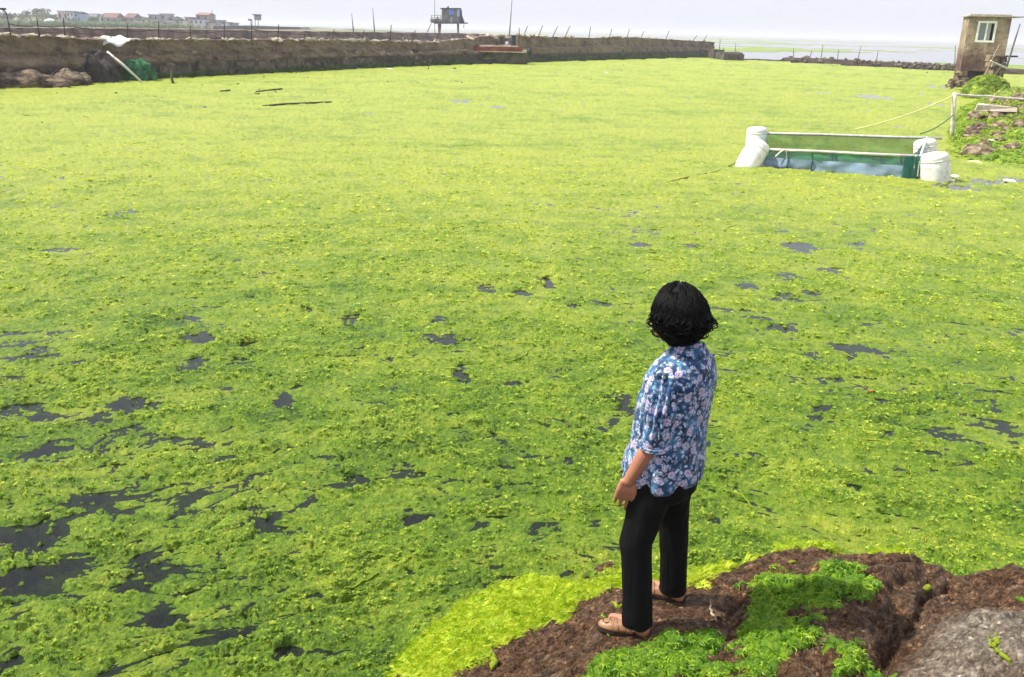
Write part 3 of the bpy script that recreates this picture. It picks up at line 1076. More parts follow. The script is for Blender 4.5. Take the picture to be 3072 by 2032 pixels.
fwd = loc2w((0, 1, 0)) - loc2w((0, 0, 0))
rgt = loc2w((1, 0, 0)) - loc2w((0, 0, 0))
upv = Vector((0, 0, 1))
hand(b, bw(*WR_L), (-upv * 1.0 + fwd * .16 + rgt * .03), -rgt * .75 - fwd * .55, -1)
hand(b, bw(*WR_R), (-rgt * .25 + fwd * .25 - upv * .9), fwd, -1)
fuse('body', b, skin, woman, .0040, 2)

# eyes, mouth and nails are small parts set into the face and hand
eyem = plain('eye', (.03, .02, .015), .2, .1)
for sx in (-1, 1):
    e = MB()
    e.blob(hw(sx * .030, .079, .004), (.012, .006, .007), 10, 6, 0, 1)
    e.build('eye', eyem, woman, True)

# ---------------------------------------------------------------- blouse
def blouse_mat():
    m, nt, bs = new_mat('blue floral cloth')
    v = _coords(nt, 'Object')
    wv = nt.nodes.new('ShaderNodeTexNoise')
    wv.inputs['Scale'].default_value = 30
    nt.links.new(v, wv.inputs['Vector'])
    va = nt.nodes.new('ShaderNodeVectorMath'); va.operation = 'MULTIPLY_ADD'
    nt.links.new(wv.outputs['Color'], va.inputs[0])
    va.inputs[1].default_value = (.022, .022, .022)
    nt.links.new(v, va.inputs[2])
    vec = va.outputs[0]

    def vor(scale, rnd=1.0, feat='F1'):
        n = nt.nodes.new('ShaderNodeTexVoronoi')
        n.feature = feat
        n.inputs['Scale'].default_value = scale
        n.inputs['Randomness'].default_value = rnd
        nt.links.new(vec, n.inputs['Vector'])
        return n
    base = _ramp(nt, _noise(nt, vec, 16, 4, .6), [(.40, (.010, .026, .070)), (.52, (.022, .066, .155)), (.64, (.060, .185, .330))])
    # olive leaves
    lf = vor(62)
    col = _mix(nt, _ramp(nt, lf.outputs['Distance'], [(.30, (.8, .8, .8)), (.42, (0, 0, 0))]), base, _ramp(nt, lf.outputs['Color'], [(.30, (.03, .10, .22)), (.50, (.20, .22, .10)), (.70, (.30, .42, .55))]))
    # small pale flowers
    sf = vor(40)
    petal = vor(150, .8)
    pm = _math(nt, 'MULTIPLY', _ramp(nt, sf.outputs['Distance'], [(.34, (1, 1, 1)), (.46, (0, 0, 0))]), _ramp(nt, petal.outputs['Distance'], [(.32, (1, 1, 1)), (.62, (.15, .15, .15))]))
    col = _mix(nt, pm, col, _ramp(nt, sf.outputs['Color'], [(.25, (.78, .80, .92)), (.5, (.36, .52, .78)), (.72, (.70, .66, .84))]))
    # large roses: pink white rings round a reddish heart
    bf = vor(19.5, .9)
    ring = nt.nodes.new('ShaderNodeMath'); ring.operation = 'SINE'
    nt.links.new(_math(nt, 'MULTIPLY', bf.outputs['Distance'], 70.0), ring.inputs[0])
    rc = _mix(nt, _math(nt, 'MULTIPLY_ADD', ring.outputs[0], .35), (.76, .68, .80), (.30, .24, .42))
    rc = _mix(nt, _ramp(nt, bf.outputs['Distance'], [(.07, (1, 1, 1)), (.12, (0, 0, 0))]), rc, (.50, .12, .12))
    rm_ = _math(nt, 'MULTIPLY', _ramp(nt, bf.outputs['Distance'], [(.30, (1, 1, 1)), (.36, (0, 0, 0))]), _ramp(nt, petal.outputs['Distance'], [(.40, (1, 1, 1)), (.70, (.35, .35, .35))]))
    col = _mix(nt, rm_, col, rc)
    nt.links.new(col, bs.inputs['Base Color'])
    bs.inputs['Roughness'].default_value = .75
    bs.inputs['Sheen Weight'].default_value = .15
    _bump(nt, bs, _noise(nt, v, 28, 4, .6), .25, .01)
    return m


def ring(cx, cy, z, rx, ry, n=28, tw=0.0, sq=2.4):
    R = []
    for k in range(n):
        a = 2 * math.pi * k / n
        c, s = math.cos(a), math.sin(a)
        q = (abs(c) ** sq + abs(s) ** sq) ** (-1 / sq)
        R.append(bw(cx + rx * c * q, cy + ry * s * q, z))
    return R


s = Cap()
s.loft([ring(0, .012, .722, .170, .150), ring(0, .012, .735, .178, .160), ring(0, .010, .80, .180, .156), ring(0, .003, .90, .176, .140), ring(0, .005, 1.00, .175, .138), ring(0, .004, 1.10, .180, .134),
        ring(0, -.004, 1.19, .166, .128), ring(0, -.012, 1.25, .150, .108), ring(0, -.014, 1.285, .115, .086), ring(0, -.012, 1.310, .068, .062), ring(0, -.008, 1.335, .062, .060), ring(0, -.008, 1.345, .056, .055)])
for P, R_ in (([SH_L, (-.150, -.020, 1.11), (-.160, -.026, 1.00), (-.164, -.018, .955)], [.058, .061, .058, .056]),
              ([SH_R, (.170, -.012, 1.11), (.172, .005, 1.00), (.170, .025, .955)], [.064, .067, .063, .061])):
    pp = [bw(*p) for p in P]
    s.limb([pp[0].lerp(bw(0, -.01, 1.235), .25)] + pp, [.06] + R_, 16)
_c, _s = math.cos(FACE), math.sin(FACE)


def wrinkle(co, no):
    lx = (co[:, 0] - PX) * _c + (co[:, 1] - PY) * _s
    ly = -(co[:, 0] - PX) * _s + (co[:, 1] - PY) * _c
    lz = co[:, 2] - PZ
    th = np.arctan2(ly, lx)
    d = .006 * fbm(th * 4.0, lz * 3.2, 4, 401, .6)
    d += .010 * fbm(lx * 5 + lz * 7, ly * 5 - lz * 5, 3, 402, .6)
    # gathers running down the sleeves from the shoulder seam
    sl = sstep(.13, .17, np.abs(lx)) * sstep(.93, 1.0, lz) * sstep(1.27, 1.20, lz)
    d += sl * .0085 * np.sin(ly * 230 + 3 * fbm(lx * 9, lz * 6, 2, 403))
    # flared, wavy hem
    hem = sstep(.88, .71, lz) * (np.abs(lx) < .19)
    d += hem * (.009 * np.sin(th * 7 + 1.3) + .004 * np.sin(th * 15))
    out = co + no * d[:, None]
    out[:, 2] += hem * (.012 * np.sin(th * 3 + .6) + .004 * np.sin(th * 8)) * sstep(.80, .70, lz)
    return out


cloth = blouse_mat()
fuse('blouse', s, cloth, woman, .0065, 3, wrinkle)
# raised seam of the shoulder yoke across the back and rolled cuff
cf = MB()
for zz, rr in ((.944, .0585), (.934, .059)):
    cc = Vector(bw(-.165, -.018, zz))
    cf.tube([cc + (rgt * math.cos(a) + fwd * math.sin(a)) * rr + upv * .010 * math.sin(a + 1) for a in np.linspace(0, 2 * math.pi, 22)], .0055, 6)
cf.build('cuff', cloth, woman, True)
col_ = MB()
rr0 = [bw(.068 * math.cos(a), -.012 + .066 * math.sin(a), 1.318 + .010 * math.sin(-a)) for a in np.linspace(-2.9, -.2, 18)]
rr1 = [bw(.085 * math.cos(a), -.014 + .083 * math.sin(a), 1.292 + .006 * math.sin(-a)) for a in np.linspace(-2.95, -.15, 18)]
V = rr0 + rr1 + [p + upv * .004 + (p - bw(0, 0, 1.3)) * .05 for p in rr1] + [p + upv * .010 + (p - bw(0, 0, 1.3)) * .06 for p in rr0]
n = 18
Fc = []
for a, b2 in ((0, 1), (1, 2), (2, 3), (3, 0)):
    for k in range(n - 1):
        Fc.append((a * n + k, a * n + k + 1, b2 * n + k + 1, b2 * n + k))
col_.add(V, Fc).build('collar', cloth, woman, True)

# ---------------------------------------------------------------- trousers
t = Cap()
t.loft([ring(0, .0, .86, .150, .118), ring(0, -.004, .80, .158, .130), ring(0, -.008, .73, .162, .136), ring(0, -.006, .67, .158, .128), ring(0, .0, .64, .140, .110)])
for sgn, A, knee in ((-1, ANK_L, (-.140, .028, .44)), (1, ANK_R, (.146, .004, .44))):
    rings = []
    for z, f in ((.74, 0), (.66, .18), (.56, .45), (.44, 1.0), (.34, 1.35), (.22, 1.65), (.12, 1.85), (.045, 1.95)):
        if f <= 1:
            cx = sgn * .080 + (knee[0] - sgn * .080) * f
            cy = (knee[1]) * f
        else:
            cx = knee[0] + (A[0] - knee[0]) * (f - 1)
            cy = knee[1] + (A[1] - knee[1]) * (f - 1)
        rx = {.74: .084, .66: .086, .56: .075, .44: .066, .34: .063, .22: .062, .12: .061, .045: .062}[z]
        rings.append(ring(cx, cy, z, rx, rx * (1.15 if z > .6 else 1.04), 20, 0, 2.2))
    t.loft(rings)


def tcrease(co, no):
    lx = (co[:, 0] - PX) * _c + (co[:, 1] - PY) * _s
    ly = -(co[:, 0] - PX) * _s + (co[:, 1] - PY) * _c
    lz = co[:, 2] - PZ
    th = np.arctan2(ly, lx - np.sign(lx) * .08)
    d = .007 * fbm(th * 2.2 + 20 * np.sign(lx), lz * 2.2, 4, 411, .55) + .006 * fbm(lx * 9, lz * 14 + ly * 8, 3, 412, .6) * sstep(.45, .05, lz)
    d += .010 * fbm(lx * 6 + lz * 9, ly * 6, 2, 413) * sstep(.55, .70, lz)
    return co + no * d[:, None]


black = rough_mat('black trouser cloth', [(.35, (.0018, .0018, .002)), (.65, (.0042, .0042, .005))], 9, .75, .2, .006, spec=.14)
fuse('trousers', t, black, woman, .0065, 3, tcrease)

# ---------------------------------------------------------------- hair
hair_m, nt, hb = new_mat('black hair')
hb.inputs['Base Color'].default_value = (.0022, .002, .002, 1)
hb.inputs['Roughness'].default_value = .5
hb.inputs['Specular IOR Level'].default_value = .10
vv = _coords(nt, 'Object', (1, 1, .25))
_bump(nt, hb, _noise(nt, vv, 90, 5, .7), .6, .006)
hm = MB()
rings = []
for i in range(1, 15):
    th = math.pi * i / 15
    ring_ = []
    for k in range(30):
        ph = 2 * math.pi * k / 30
        zc = -math.cos(th)
        low = max(0, -zc)
        rx = .094 + .017 * math.exp(-((zc - .12) / .50) ** 2)
        ry = .112 + .014 * math.exp(-((zc - .12) / .50) ** 2)
        y = ry * math.sin(th) * math.sin(ph)
        if y > .055:
            y = .055 + (y - .055) * .12           # the face side stays open
        x = rx * math.sin(th) * math.cos(ph) * (1 - .46 * low ** 1.3)
        z = .125 * zc
        q = 1 + (.03 + .06 * sstep(.2, -.5, zc)) * float(fbm(np.array([ph * 2.4]), np.array([zc * 3.0]), 3, 421)[0])
        ring_.append(hw(x * q, y * q - .014, z * (1.0 if zc > 0 else 1.10) + .008))
    rings.append(ring_)
hm.loft(rings)
rh = random.Random(5)


def hair_r(zc):
    return .094 + .017 * math.exp(-((zc - .12) / .50) ** 2), .112 + .014 * math.exp(-((zc - .12) / .50) ** 2)


def hair_pt(ph, zc, lift=0.0):
    rx, ry = hair_r(zc)
    th = math.acos(max(-1, min(1, -zc)))
    low = max(0, -zc)
    y = ry * math.sin(th) * math.sin(ph)
    if y > .055:
        y = .055 + (y - .055) * .12
    p = Vector((rx * math.sin(th) * math.cos(ph) * (1 - .46 * low ** 1.3), y - .014, .125 * zc * (1.0 if zc > 0 else 1.10) + .008))
    nrm = Vector((p.x, p.y + .014, p.z)).normalized()
    return p + nrm * lift, nrm


# straight locks combed down from the crown
for i in range(420):
    ph = rh.uniform(0, 2 * math.pi)
    z0, z1 = rh.uniform(.55, .99), rh.uniform(-.25, .25)
    P = []
    wob = rh.uniform(-.12, .12)
    for k in range(8):
        u = k / 7
        q, nn = hair_pt(ph + wob * u + .06 * math.sin(u * 7 + i), z0 + (z1 - z0) * u, .0015 + .003 * rh.random())
        P.append(hw(*q))
    hm.tube(P, [.0030 * (1 - .7 * (k / 7) ** 3) for k in range(8)], 4)
# curls over the lower two thirds
for i in range(1700):
    zc = rh.uniform(-1.0, .30) if rh.random() < .85 else rh.uniform(.2, .6)
    ph = rh.uniform(math.pi * .90, math.pi * 2.10)
    c0, nrm = hair_pt(ph, zc)
    tang = Vector((-nrm.y, nrm.x, 0)).normalized() * rh.choice((-1, 1))
    dn = Vector((0, 0, -1))
    dn = (dn - nrm * dn.dot(nrm)).normalized()
    curl = .15 + 1.0 * float(sstep(.35, -.25, zc))
    r0 = rh.uniform(.006, .016) * (.6 + .6 * curl)
    big = 1.6 if rh.random() < .10 else 1.0
    P = []
    for k in range(9):
        u = k / 8
        a = u * math.pi * (1.0 + curl * rh.uniform(.7, .9))
        P.append(hw(*(c0 + dn * (u * .036 * (1.4 - curl * .5) - .012) + tang * r0 * math.sin(a) * curl + nrm * (r0 * (1 - math.cos(a)) * .64 * curl * big * (.15 + .95 * float(sstep(-.95, -.05, zc))) + .001))))
    hm.tube(P, [.0034 * (1 - .75 * (k / 8) ** 2) * rh.uniform(.8, 1.2) for k in range(9)], 4)
hm.build('hair', hair_m, woman, True)

# ---------------------------------------------------------------- shoes
tan_m = rough_mat('tan leather', [(.35, (.22, .105, .045)), (.65, (.33, .175, .085))], 20, .42, .15, .003, spec=.5)
sole_m = plain('dark sole', (.035, .022, .018), .7)
strap_m = plain('brown strap edge', (.10, .045, .022), .5)


def shoe(A, turn):
    """Low strapped shoe with an open instep, heel wedge and thick sole."""
    ca, sa = math.cos(turn), math.sin(turn)
    base = bw(A[0], A[1], 0)

    def sw(x, y, z):
        v = Vector((x * ca - y * sa, x * sa + y * ca, z))
        f = math.cos(FACE), math.sin(FACE)
        return base + Vector((v.x * f[0] - v.y * f[1], v.x * f[1] + v.y * f[0], v.z))

    def outline(k, y0=-.062, y1=.172):
        P = []
        for i in range(24):
            a = 2 * math.pi * i / 24
            yy = (y0 + y1) / 2 + (y1 - y0) / 2 * math.sin(a)
            u = (yy - y0) / (y1 - y0)
            w = (.030 + .014 * sstep(.25, .75, u)) * k
            P.append((w * math.copysign(abs(math.cos(a)) ** .75, math.cos(a)), yy * 1.0))
        return P
    so = MB()
    rings = []
    for z, k in ((-.004, .96), (.002, 1.0), (.018, 1.0), (.022, .97)):
        rings.append([sw(x, y, z + (.016 * sstep(.03, -.05, y) if z > .01 else 0)) for x, y in outline(k)])
    so.loft(rings).build('sole', sole_m, shoe_root, True)
    up = MB()
    rings = []
    for f in (0, .3, .6, .85, 1.0):
        R = []
        for x, y in outline(1.0):
            top = .050 if y < .0 else .050 - .016 * sstep(.0, .15, y)
            z = .020 + (.016 * sstep(.03, -.05, y)) * (1 - f) + (top - .010) * f
            inw = 1 - .30 * f * f - .12 * f
            yy = .055 + (y - .055) * (1 - .22 * f * f * (1 if y > .05 else .35))
            R.append(sw(x * inw, yy, z))
        rings.append(R)
    up.loft(rings, caps=True).build('upper', tan_m, shoe_root, True)
    st = MB()
    for y, zt in ((.038, .066), (.100, .050)):
        P = [sw(.043 * math.cos(a), y + .010 * math.cos(a), .022 + (zt - .018) * math.sin(a)) for a in np.linspace(.05, math.pi - .05, 12)]
        for dy in (-.009, -.003, .003, .009):
            st.tube([p + (sw(0, 1, 0) - sw(0, 0, 0)) * dy for p in P], .0036, 5)
    st.build('strap', tan_m, shoe_root, True)
    tr = MB()
    for y, zt in ((.026, .066), (.112, .047)):
        tr.tube([sw(.0435 * math.cos(a), y + .010 * math.cos(a), .022 + (zt - .018) * math.sin(a)) for a in np.linspace(.3, math.pi - .3, 10)], .0022, 4)
    tr.tube([sw(.020 * math.cos(a), .135 + .016 * math.sin(a), .046) for a in np.linspace(0, 5.5, 10)], .0020, 4)
    tr.build('edging', strap_m, shoe_root, True)['kind'] = 'stuff'
    MB().box(sw(-.040, .012, .046), (.010, .013, .011)).build('buckle', plain('pale buckle', (.7, .62, .5), .3), shoe_root)


for A, tn in ((ANK_L, math.radians(26)), (ANK_R, math.radians(16))):
    shoe_root = bpy.data.objects.new('shoe', None)
    COL.objects.link(shoe_root)
    shoe_root.parent = woman
    shoe(A, tn)
# ================================================================== sea walls and dikes
def ypx(px, py, z=0.0):
    return float(at(px, py, z)[1])


WCOL = [(-260, 283, 100, 182), (0, 263, 108, 180), (110, 257, 109, 178), (200, 252, 110, 175), (300, 246, 117, 172), (400, 240, 120, 170), (650, 227, 121, 166), (900, 215, 120, 163), (1130, 203, 123, 160), (1240, 199, 126, 158),
        (1310, 196, 128, 156), (1400, 193, 119, 153), (1480, 190, 109, 150), (1560, 188, 107, 147), (1700, 183, 113, 142), (1800, 180, 115, 141), (1870, 178, 111, 141), (1960, 175, 116, 142), (2050, 173, 121, 143), (2150, 171, 127, 148)]
wb = np.array([at(c[0], c[1])[:2] for c in WCOL])
wt = np.array([aty(c[0], c[2], at(c[0], c[1])[1] + .9)[2] for c in WCOL])
wlg = np.array([aty(c[0], c[3], at(c[0], c[1])[1])[2] for c in WCOL])
wpx = np.array([c[0] for c in WCOL], float)
seg = np.concatenate([[0], np.cumsum(np.hypot(np.diff(wb[:, 0]), np.diff(wb[:, 1])))])


def wall_at(px):
    """Base point, inward normal and top height of the sea wall at a frame column."""
    s_ = np.interp(px, wpx, seg)
    return wall_s(s_)


def wall_s(s_):
    x, y = np.interp(s_, seg, wb[:, 0]), np.interp(s_, seg, wb[:, 1])
    e = .8
    dx = np.interp(s_ + e, seg, wb[:, 0]) - np.interp(s_ - e, seg, wb[:, 0])
    dy = np.interp(s_ + e, seg, wb[:, 1]) - np.interp(s_ - e, seg, wb[:, 1])
    L = math.hypot(dx, dy) + 1e-9
    return np.array([x, y]), np.array([dy / L, -dx / L]), float(np.interp(s_, seg, wt)), float(np.interp(s_, seg, wlg))


def wall_mat():
    m, nt, b = new_mat('weathered sea wall')
    geo = nt.nodes.new('ShaderNodeNewGeometry')
    P = geo.outputs['Position']
    n1 = _noise(nt, P, .55, 8, .7)
    n2 = _noise(nt, P, 3.2, 9, .82)
    c = _ramp(nt, _math(nt, 'ADD', _math(nt, 'MULTIPLY', n1, .5), _math(nt, 'MULTIPLY', n2, .5)), [(.38, (.045, .030, .018)), (.47, (.150, .106, .066)), (.56, (.225, .166, .108)), (.67, (.380, .295, .200))])
    # the tide leaves the lowest metre dark and weedy
    wet = _ramp(nt, _math(nt, 'ADD', _attr(nt, 'tide'), _math(nt, 'MULTIPLY', _math(nt, 'SUBTRACT', n2, .5), .9)), [(.35, (0, 0, 0)), (.6, (1, 1, 1))])
    c = _mix(nt, wet, c, _ramp(nt, n2, [(.40, (.018, .014, .011)), (.52, (.065, .047, .035)), (.66, (.130, .095, .070))]))
    nt.links.new(c, b.inputs['Base Color'])
    b.inputs['Roughness'].default_value = .9
    _bump(nt, b, n2, 1.0, .12)
    return m


WALLM = wall_mat()


def strip(name, S, fn, prof, m, seed, amp, tide_z, parent=None):
    """Rough wall swept along a line: prof(s) gives the (out, z) profile."""
    V, T = [], []
    for s_ in S:
        b_, n_, t_, l_ = fn(s_)
        for o, z in prof(s_, t_, l_):
            V.append((b_[0] + n_[0] * o, b_[1] + n_[1] * o, z))
    k = len(prof(S[0], fn(S[0])[2], fn(S[0])[3]))
    V = np.array(V)
    q = V.copy()
    V[:, 0] += amp * fbm(q[:, 0] * .9 + q[:, 2] * 2.1, q[:, 1] * .9 - q[:, 2] * 1.3, 4, seed, .65) * .8
    V[:, 1] -= amp * fbm(q[:, 0] * .8 + q[:, 2] * 2.4 + 9, q[:, 1] * .8 - q[:, 2] * 1.7, 4, seed + 1, .65)
    V[:, 2] += amp * .45 * fbm(q[:, 0] * .7, q[:, 1] * .7 + q[:, 2], 4, seed + 2, .65) * (q[:, 2] > .1)
    tide = sstep(tide_z + .35, tide_z - .25, q[:, 2])
    n = len(S)
    id_ = np.arange(n * k).reshape(n, k)
    F_ = np.stack([id_[:-1, :-1], id_[1:, :-1], id_[1:, 1:], id_[:-1, 1:]], -1).reshape(-1, 4)[:, ::-1]
    V = np.concatenate([V])
    Fl = [tuple(f) for f in F_] + [tuple(id_[0]), tuple(id_[-1][::-1])]
    return link_mesh(name, V, Fl, m, parent, attrs={'tide': tide})


wall = thing('sea_wall', (wb[5][0], wb[5][1], 0), 'long rough brown sea wall closing the left and far side of the basin', 'sea wall')


def prof_wall(s_, t_, l_):
    j = .10 * float(fbm(np.array([s_ * .35]), np.array([2.0]), 3, 501)[0]) + .05 * float(fbm(np.array([s_ * 1.6]), np.array([7.0]), 3, 502)[0])
    l_ = l_ + j * 1.5
    t_ = t_ + j * .5
    P = [(.10, -.6), (.06, -.05), (.04, .2), (.02, .45), (.02, l_ * .75), (.0, l_ - .08), (-.06, l_), (-.46 - j, l_ + .04)]
    for f in (.15, .32, .5, .68, .85, .97):
        P.append((-.50 - .12 * f, l_ + (t_ - l_) * f))
    return P + [(-.60, t_), (-.95, t_ + .03), (-1.5, t_ - .02), (-1.62, t_ - .25), (-1.9, .4), (-2.2, -.6)]


S_ = np.concatenate([np.arange(0, seg[-1], .42), [seg[-1]]])
strip('wall', S_, wall_s, prof_wall, WALLM, 511, .34, .90, wall)

# loose coping stones along its rim
stone_m = rough_mat('pale rim stone', [(.35, (.22, .18, .13)), (.6, (.46, .40, .31))], 3, .9, .6, .05)
protos = []
for i in range(7):
    mb = MB().blob((0, 0, 0), (.34 + .05 * i, .24, .13), 8, 5, .28, i + 3, 1.3)
    me = bpy.data.meshes.new('stone')
    me.from_pydata(mb.v, [], mb.f)
    me.materials.append(stone_m)
    protos.append(me)


def place_stone(name, me, loc, rz, sc, parent):
    o = bpy.data.objects.new(name, me)
    COL.objects.link(o)
    o.parent = parent
    off = np.array(parent.location)
    o.location = tuple(np.array(loc) - off)
    o.rotation_euler = (RNG.uniform(-.3, .3), RNG.uniform(-.3, .3), rz)
    o.scale = (sc * RNG.uniform(.8, 1.3), sc * RNG.uniform(.8, 1.2), sc * RNG.uniform(.7, 1.3))
    return o


for k in range(110):
    px = RNG.uniform(-40, 1500) if k < 85 else RNG.uniform(1560, 2130)
    b_, n_, t_, l_ = wall_at(px)
    o = -.62 - RNG.uniform(0, .25)
    place_stone('stone', protos[RNG.integers(7)], (b_[0] + n_[0] * o, b_[1] + n_[1] * o, t_ + .02), RNG.uniform(0, 3), RNG.uniform(.45, 1.0) * (.5 + b_[1] / 130), wall)
# rubble left proud of the worn face along the ledge and the foot
rub = []
for i in range(6):
    mb = MB().blob((0, 0, 0), (.55, .34, .26), 9, 6, .32, i + 211, 1.3)
    me = bpy.data.meshes.new('stone')
    me.from_pydata(mb.v, [], mb.f)
    me.materials.append(WALLM)
    rub.append(me)
for k in range(75):
    px = RNG.uniform(-30, 1420) if k < 105 else RNG.uniform(1600, 2130)
    b_, n_, t_, l_ = wall_at(px)
    if RNG.uniform() < .5:
        o, z = -.16, l_ + RNG.uniform(-.15, .12)
    else:
        o, z = -.06 - RNG.uniform(0, .1), RNG.uniform(.1, l_ * .9)
    place_stone('stone', rub[RNG.integers(6)], (b_[0] + n_[0] * o, b_[1] + n_[1] * o, z), math.atan2(-n_[0], n_[1]) + RNG.normal(0, .3), RNG.uniform(.4, .9) * (.6 + b_[1] / 160), wall)
# drain pipes through the face
pipe_m = plain('black pipe', (.012, .011, .010), .6)
for px, py in ((1247, 152), (1390, 157), (1735, 155), (1865, 152), (1937, 150), (1588, 157), (2000, 150), (2098, 151)):
    b_, n_, t_, l_ = wall_at(px)
    c = aty(px, py, b_[1] + .12)
    r = .17 * (b_[1] / 100)
    mb = MB()
    mb.tube([(c[0] - n_[0] * .6, c[1] - n_[1] * .6, c[2]), (c[0] + n_[0] * .22, c[1] + n_[1] * .22, c[2] - .02)], r, 12)
    mb.build('drain_pipe', pipe_m, wall, True)
# dark cracks with shadow: slabs of broken facing along the foot
facing_m = rough_mat('broken facing', [(.4, (.045, .034, .026)), (.6, (.14, .11, .085))], 2.2, .9, .8, .08)
for px0, px1, f in ((470, 560, .6), (585, 690, .75), (700, 810, .62), (818, 905, .72), (1015, 1120, .66)):
    b0, n0, _, l0 = wall_at(px0)
    b1, n1, _, l1 = wall_at(px1)
    P = []
    for o in (.30, .02):
        for b_, n_, z in ((b0, n0, -.3), (b1, n1, -.3), (b1, n1, l1 * f), (b0, n0, l0 * f)):
            P.append((b_[0] + n_[0] * (o * (1.0 if z < 0 else .6)) + RNG.uniform(-.08, .08), b_[1] + n_[1] * (o * (1.0 if z < 0 else .6)), z + RNG.uniform(-.06, .06)))
    MB().add(P, [(0, 1, 2, 3), (7, 6, 5, 4), (3, 2, 6, 7), (0, 3, 7, 4), (1, 5, 6, 2), (0, 4, 5, 1)]).build('facing_slab', facing_m, wall)

# green weed hanging along the foot of the wall
DARKW = algae_mat('dark wall weed', (.012, .045, .006), (.050, .130, .014), (.170, .290, .030), trend=False, inst=True, translucent=.3)
wt_protos = [tuft_mesh('wall_weed_tuft', DARKW, 700 + i, 14, .16, .022, .9) for i in range(4)]
pts, scl = [], []
for k in range(5200):
    px = RNG.uniform(230, 2210)
    s0 = np.interp(min(px, 2149), wpx, seg)
    b_, n_, t_, l_ = wall_s(s0)
    pat = float(fbm(np.array([s0 * .30]), np.array([.5]), 3, 531)[0])
    hmax = .16 + .42 * max(0, pat + .2) + (.30 if 1150 < px < 2120 else 0) * max(0, pat + .3)
    z = hmax * RNG.uniform(0, 1) ** 1.6
    o = .13 + RNG.uniform(-.02, .12)
    pts.append((b_[0] + n_[0] * o, b_[1] + n_[1] * o, z))
    scl.append(RNG.uniform(.7, 1.6) * (.5 + b_[1] / 160))
scatter('wall_weed', np.array(pts), np.array(scl), wt_protos, 'dark green weed hanging along the foot of the sea wall')

# steps at the end of the wall
conc = rough_mat('dark wet concrete', [(.4, (.030, .024, .018)), (.6, (.105, .084, .064))], 1.6, .9, .8, .08)
pe = thing('wall_steps', at(2190, 176), 'dark stepped block at the far end of the sea wall', 'steps')
for px0, px1, pt, pb in ((2138, 2172, 150, 176), (2160, 2226, 158, 179), (2172, 2232, 164, 181)):
    yb = ypx(px0, pb) - 1.0
    a, c = aty(px0, pb, yb), aty(px1, pb, yb)
    z = aty((px0 + px1) / 2, pt, yb)[2]
    MB().box(((a[0] + c[0]) / 2, yb + 1.8, z / 2 - .2), (c[0] - a[0], 3.6, z + .4), None, .97, .12).build('step', conc, pe)

# low breakwater on the right, with broken stones on it
LCOL = [(2222, 180, 176), (2340, 184, 181), (2346, 184, 173), (2400, 187, 174), (2480, 192, 177), (2560, 196, 181), (2660, 201, 187), (2760, 208, 193), (2860, 213, 197), (2960, 219, 203), (3090, 226, 211), (3300, 240, 222)]
lb = np.array([at(c[0], c[1])[:2] for c in LCOL])
lt = np.array([max(.12, aty(c[0], c[2], at(c[0], c[1])[1] + .4)[2]) for c in LCOL])
lpx = np.array([c[0] for c in LCOL], float)
lseg = np.concatenate([[0], np.cumsum(np.hypot(np.diff(lb[:, 0]), np.diff(lb[:, 1])))])


def low_s(s_):
    x, y = np.interp(s_, lseg, lb[:, 0]), np.interp(s_, lseg, lb[:, 1])
    dx = np.interp(s_ + 1, lseg, lb[:, 0]) - np.interp(s_ - 1, lseg, lb[:, 0])
    dy = np.interp(s_ + 1, lseg, lb[:, 1]) - np.interp(s_ - 1, lseg, lb[:, 1])
    L = math.hypot(dx, dy) + 1e-9
    return np.array([x, y]), np.array([dy / L, -dx / L]), float(np.interp(s_, lseg, lt)), 0


low = thing('low_breakwater', (lb[4][0], lb[4][1], 0), 'low dark stone breakwater between the end of the sea wall and the tower', 'breakwater')
strip('wall', np.arange(0, lseg[-1], .5), low_s, lambda s_, t_, l_: [(.2, -.5), (.1, 0), (.05, t_ * .5), (0, t_ * .9), (-.2, t_), (-.9, t_ + .02), (-1.2, t_ * .8), (-1.4, -.5)], WALLM, 541, .22, .9, low)
lowst_m = rough_mat('breakwater stone', [(.4, (.05, .037, .028)), (.62, (.22, .17, .125))], 2.5, .9, .7, .06)
lst = []
for i in range(5):
    mb = MB().blob((0, 0, 0), (.42, .32, .24), 8, 5, .3, i + 31, 1.3)
    me = bpy.data.meshes.new('stone')
    me.from_pydata(mb.v, [], mb.f)
    me.materials.append(lowst_m)
    lst.append(me)
for k in range(70):
    s0 = RNG.uniform(np.interp(2350, lpx, lseg), np.interp(2890, lpx, lseg)) if k < 40 else RNG.uniform(np.interp(2700, lpx, lseg), np.interp(2880, lpx, lseg))
    b_, n_, t_, _ = low_s(s0)
    o = RNG.uniform(-.7, .25)
    place_stone('stone', lst[RNG.integers(5)], (b_[0] + n_[0] * o, b_[1] + n_[1] * o, t_ * (1.0 if o < 0 else .45)), RNG.uniform(0, 3), RNG.uniform(.5, 1.15), low)

# second dike behind the sea wall
D2 = [(-200, 80), (0, 84), (200, 85), (400, 87), (560, 89), (700, 91), (900, 94), (1110, 97), (1300, 100), (1400, 101), (1480, 104), (1550, 106)]
d2 = np.array([at(px, py, 2.3)[:2] for px, py in D2])
d2px = np.array([p[0] for p in D2], float)
dseg = np.concatenate([[0], np.cumsum(np.hypot(np.diff(d2[:, 0]), np.diff(d2[:, 1])))])


def dike_s(s_):
    x, y = np.interp(s_, dseg, d2[:, 0]), np.interp(s_, dseg, d2[:, 1])
    dx = np.interp(s_ + 2, dseg, d2[:, 0]) - np.interp(s_ - 2, dseg, d2[:, 0])
    dy = np.interp(s_ + 2, dseg, d2[:, 1]) - np.interp(s_ - 2, dseg, d2[:, 1])
    L = math.hypot(dx, dy) + 1e-9
    return np.array([x, y]), np.array([dy / L, -dx / L]), 2.3, 1.2


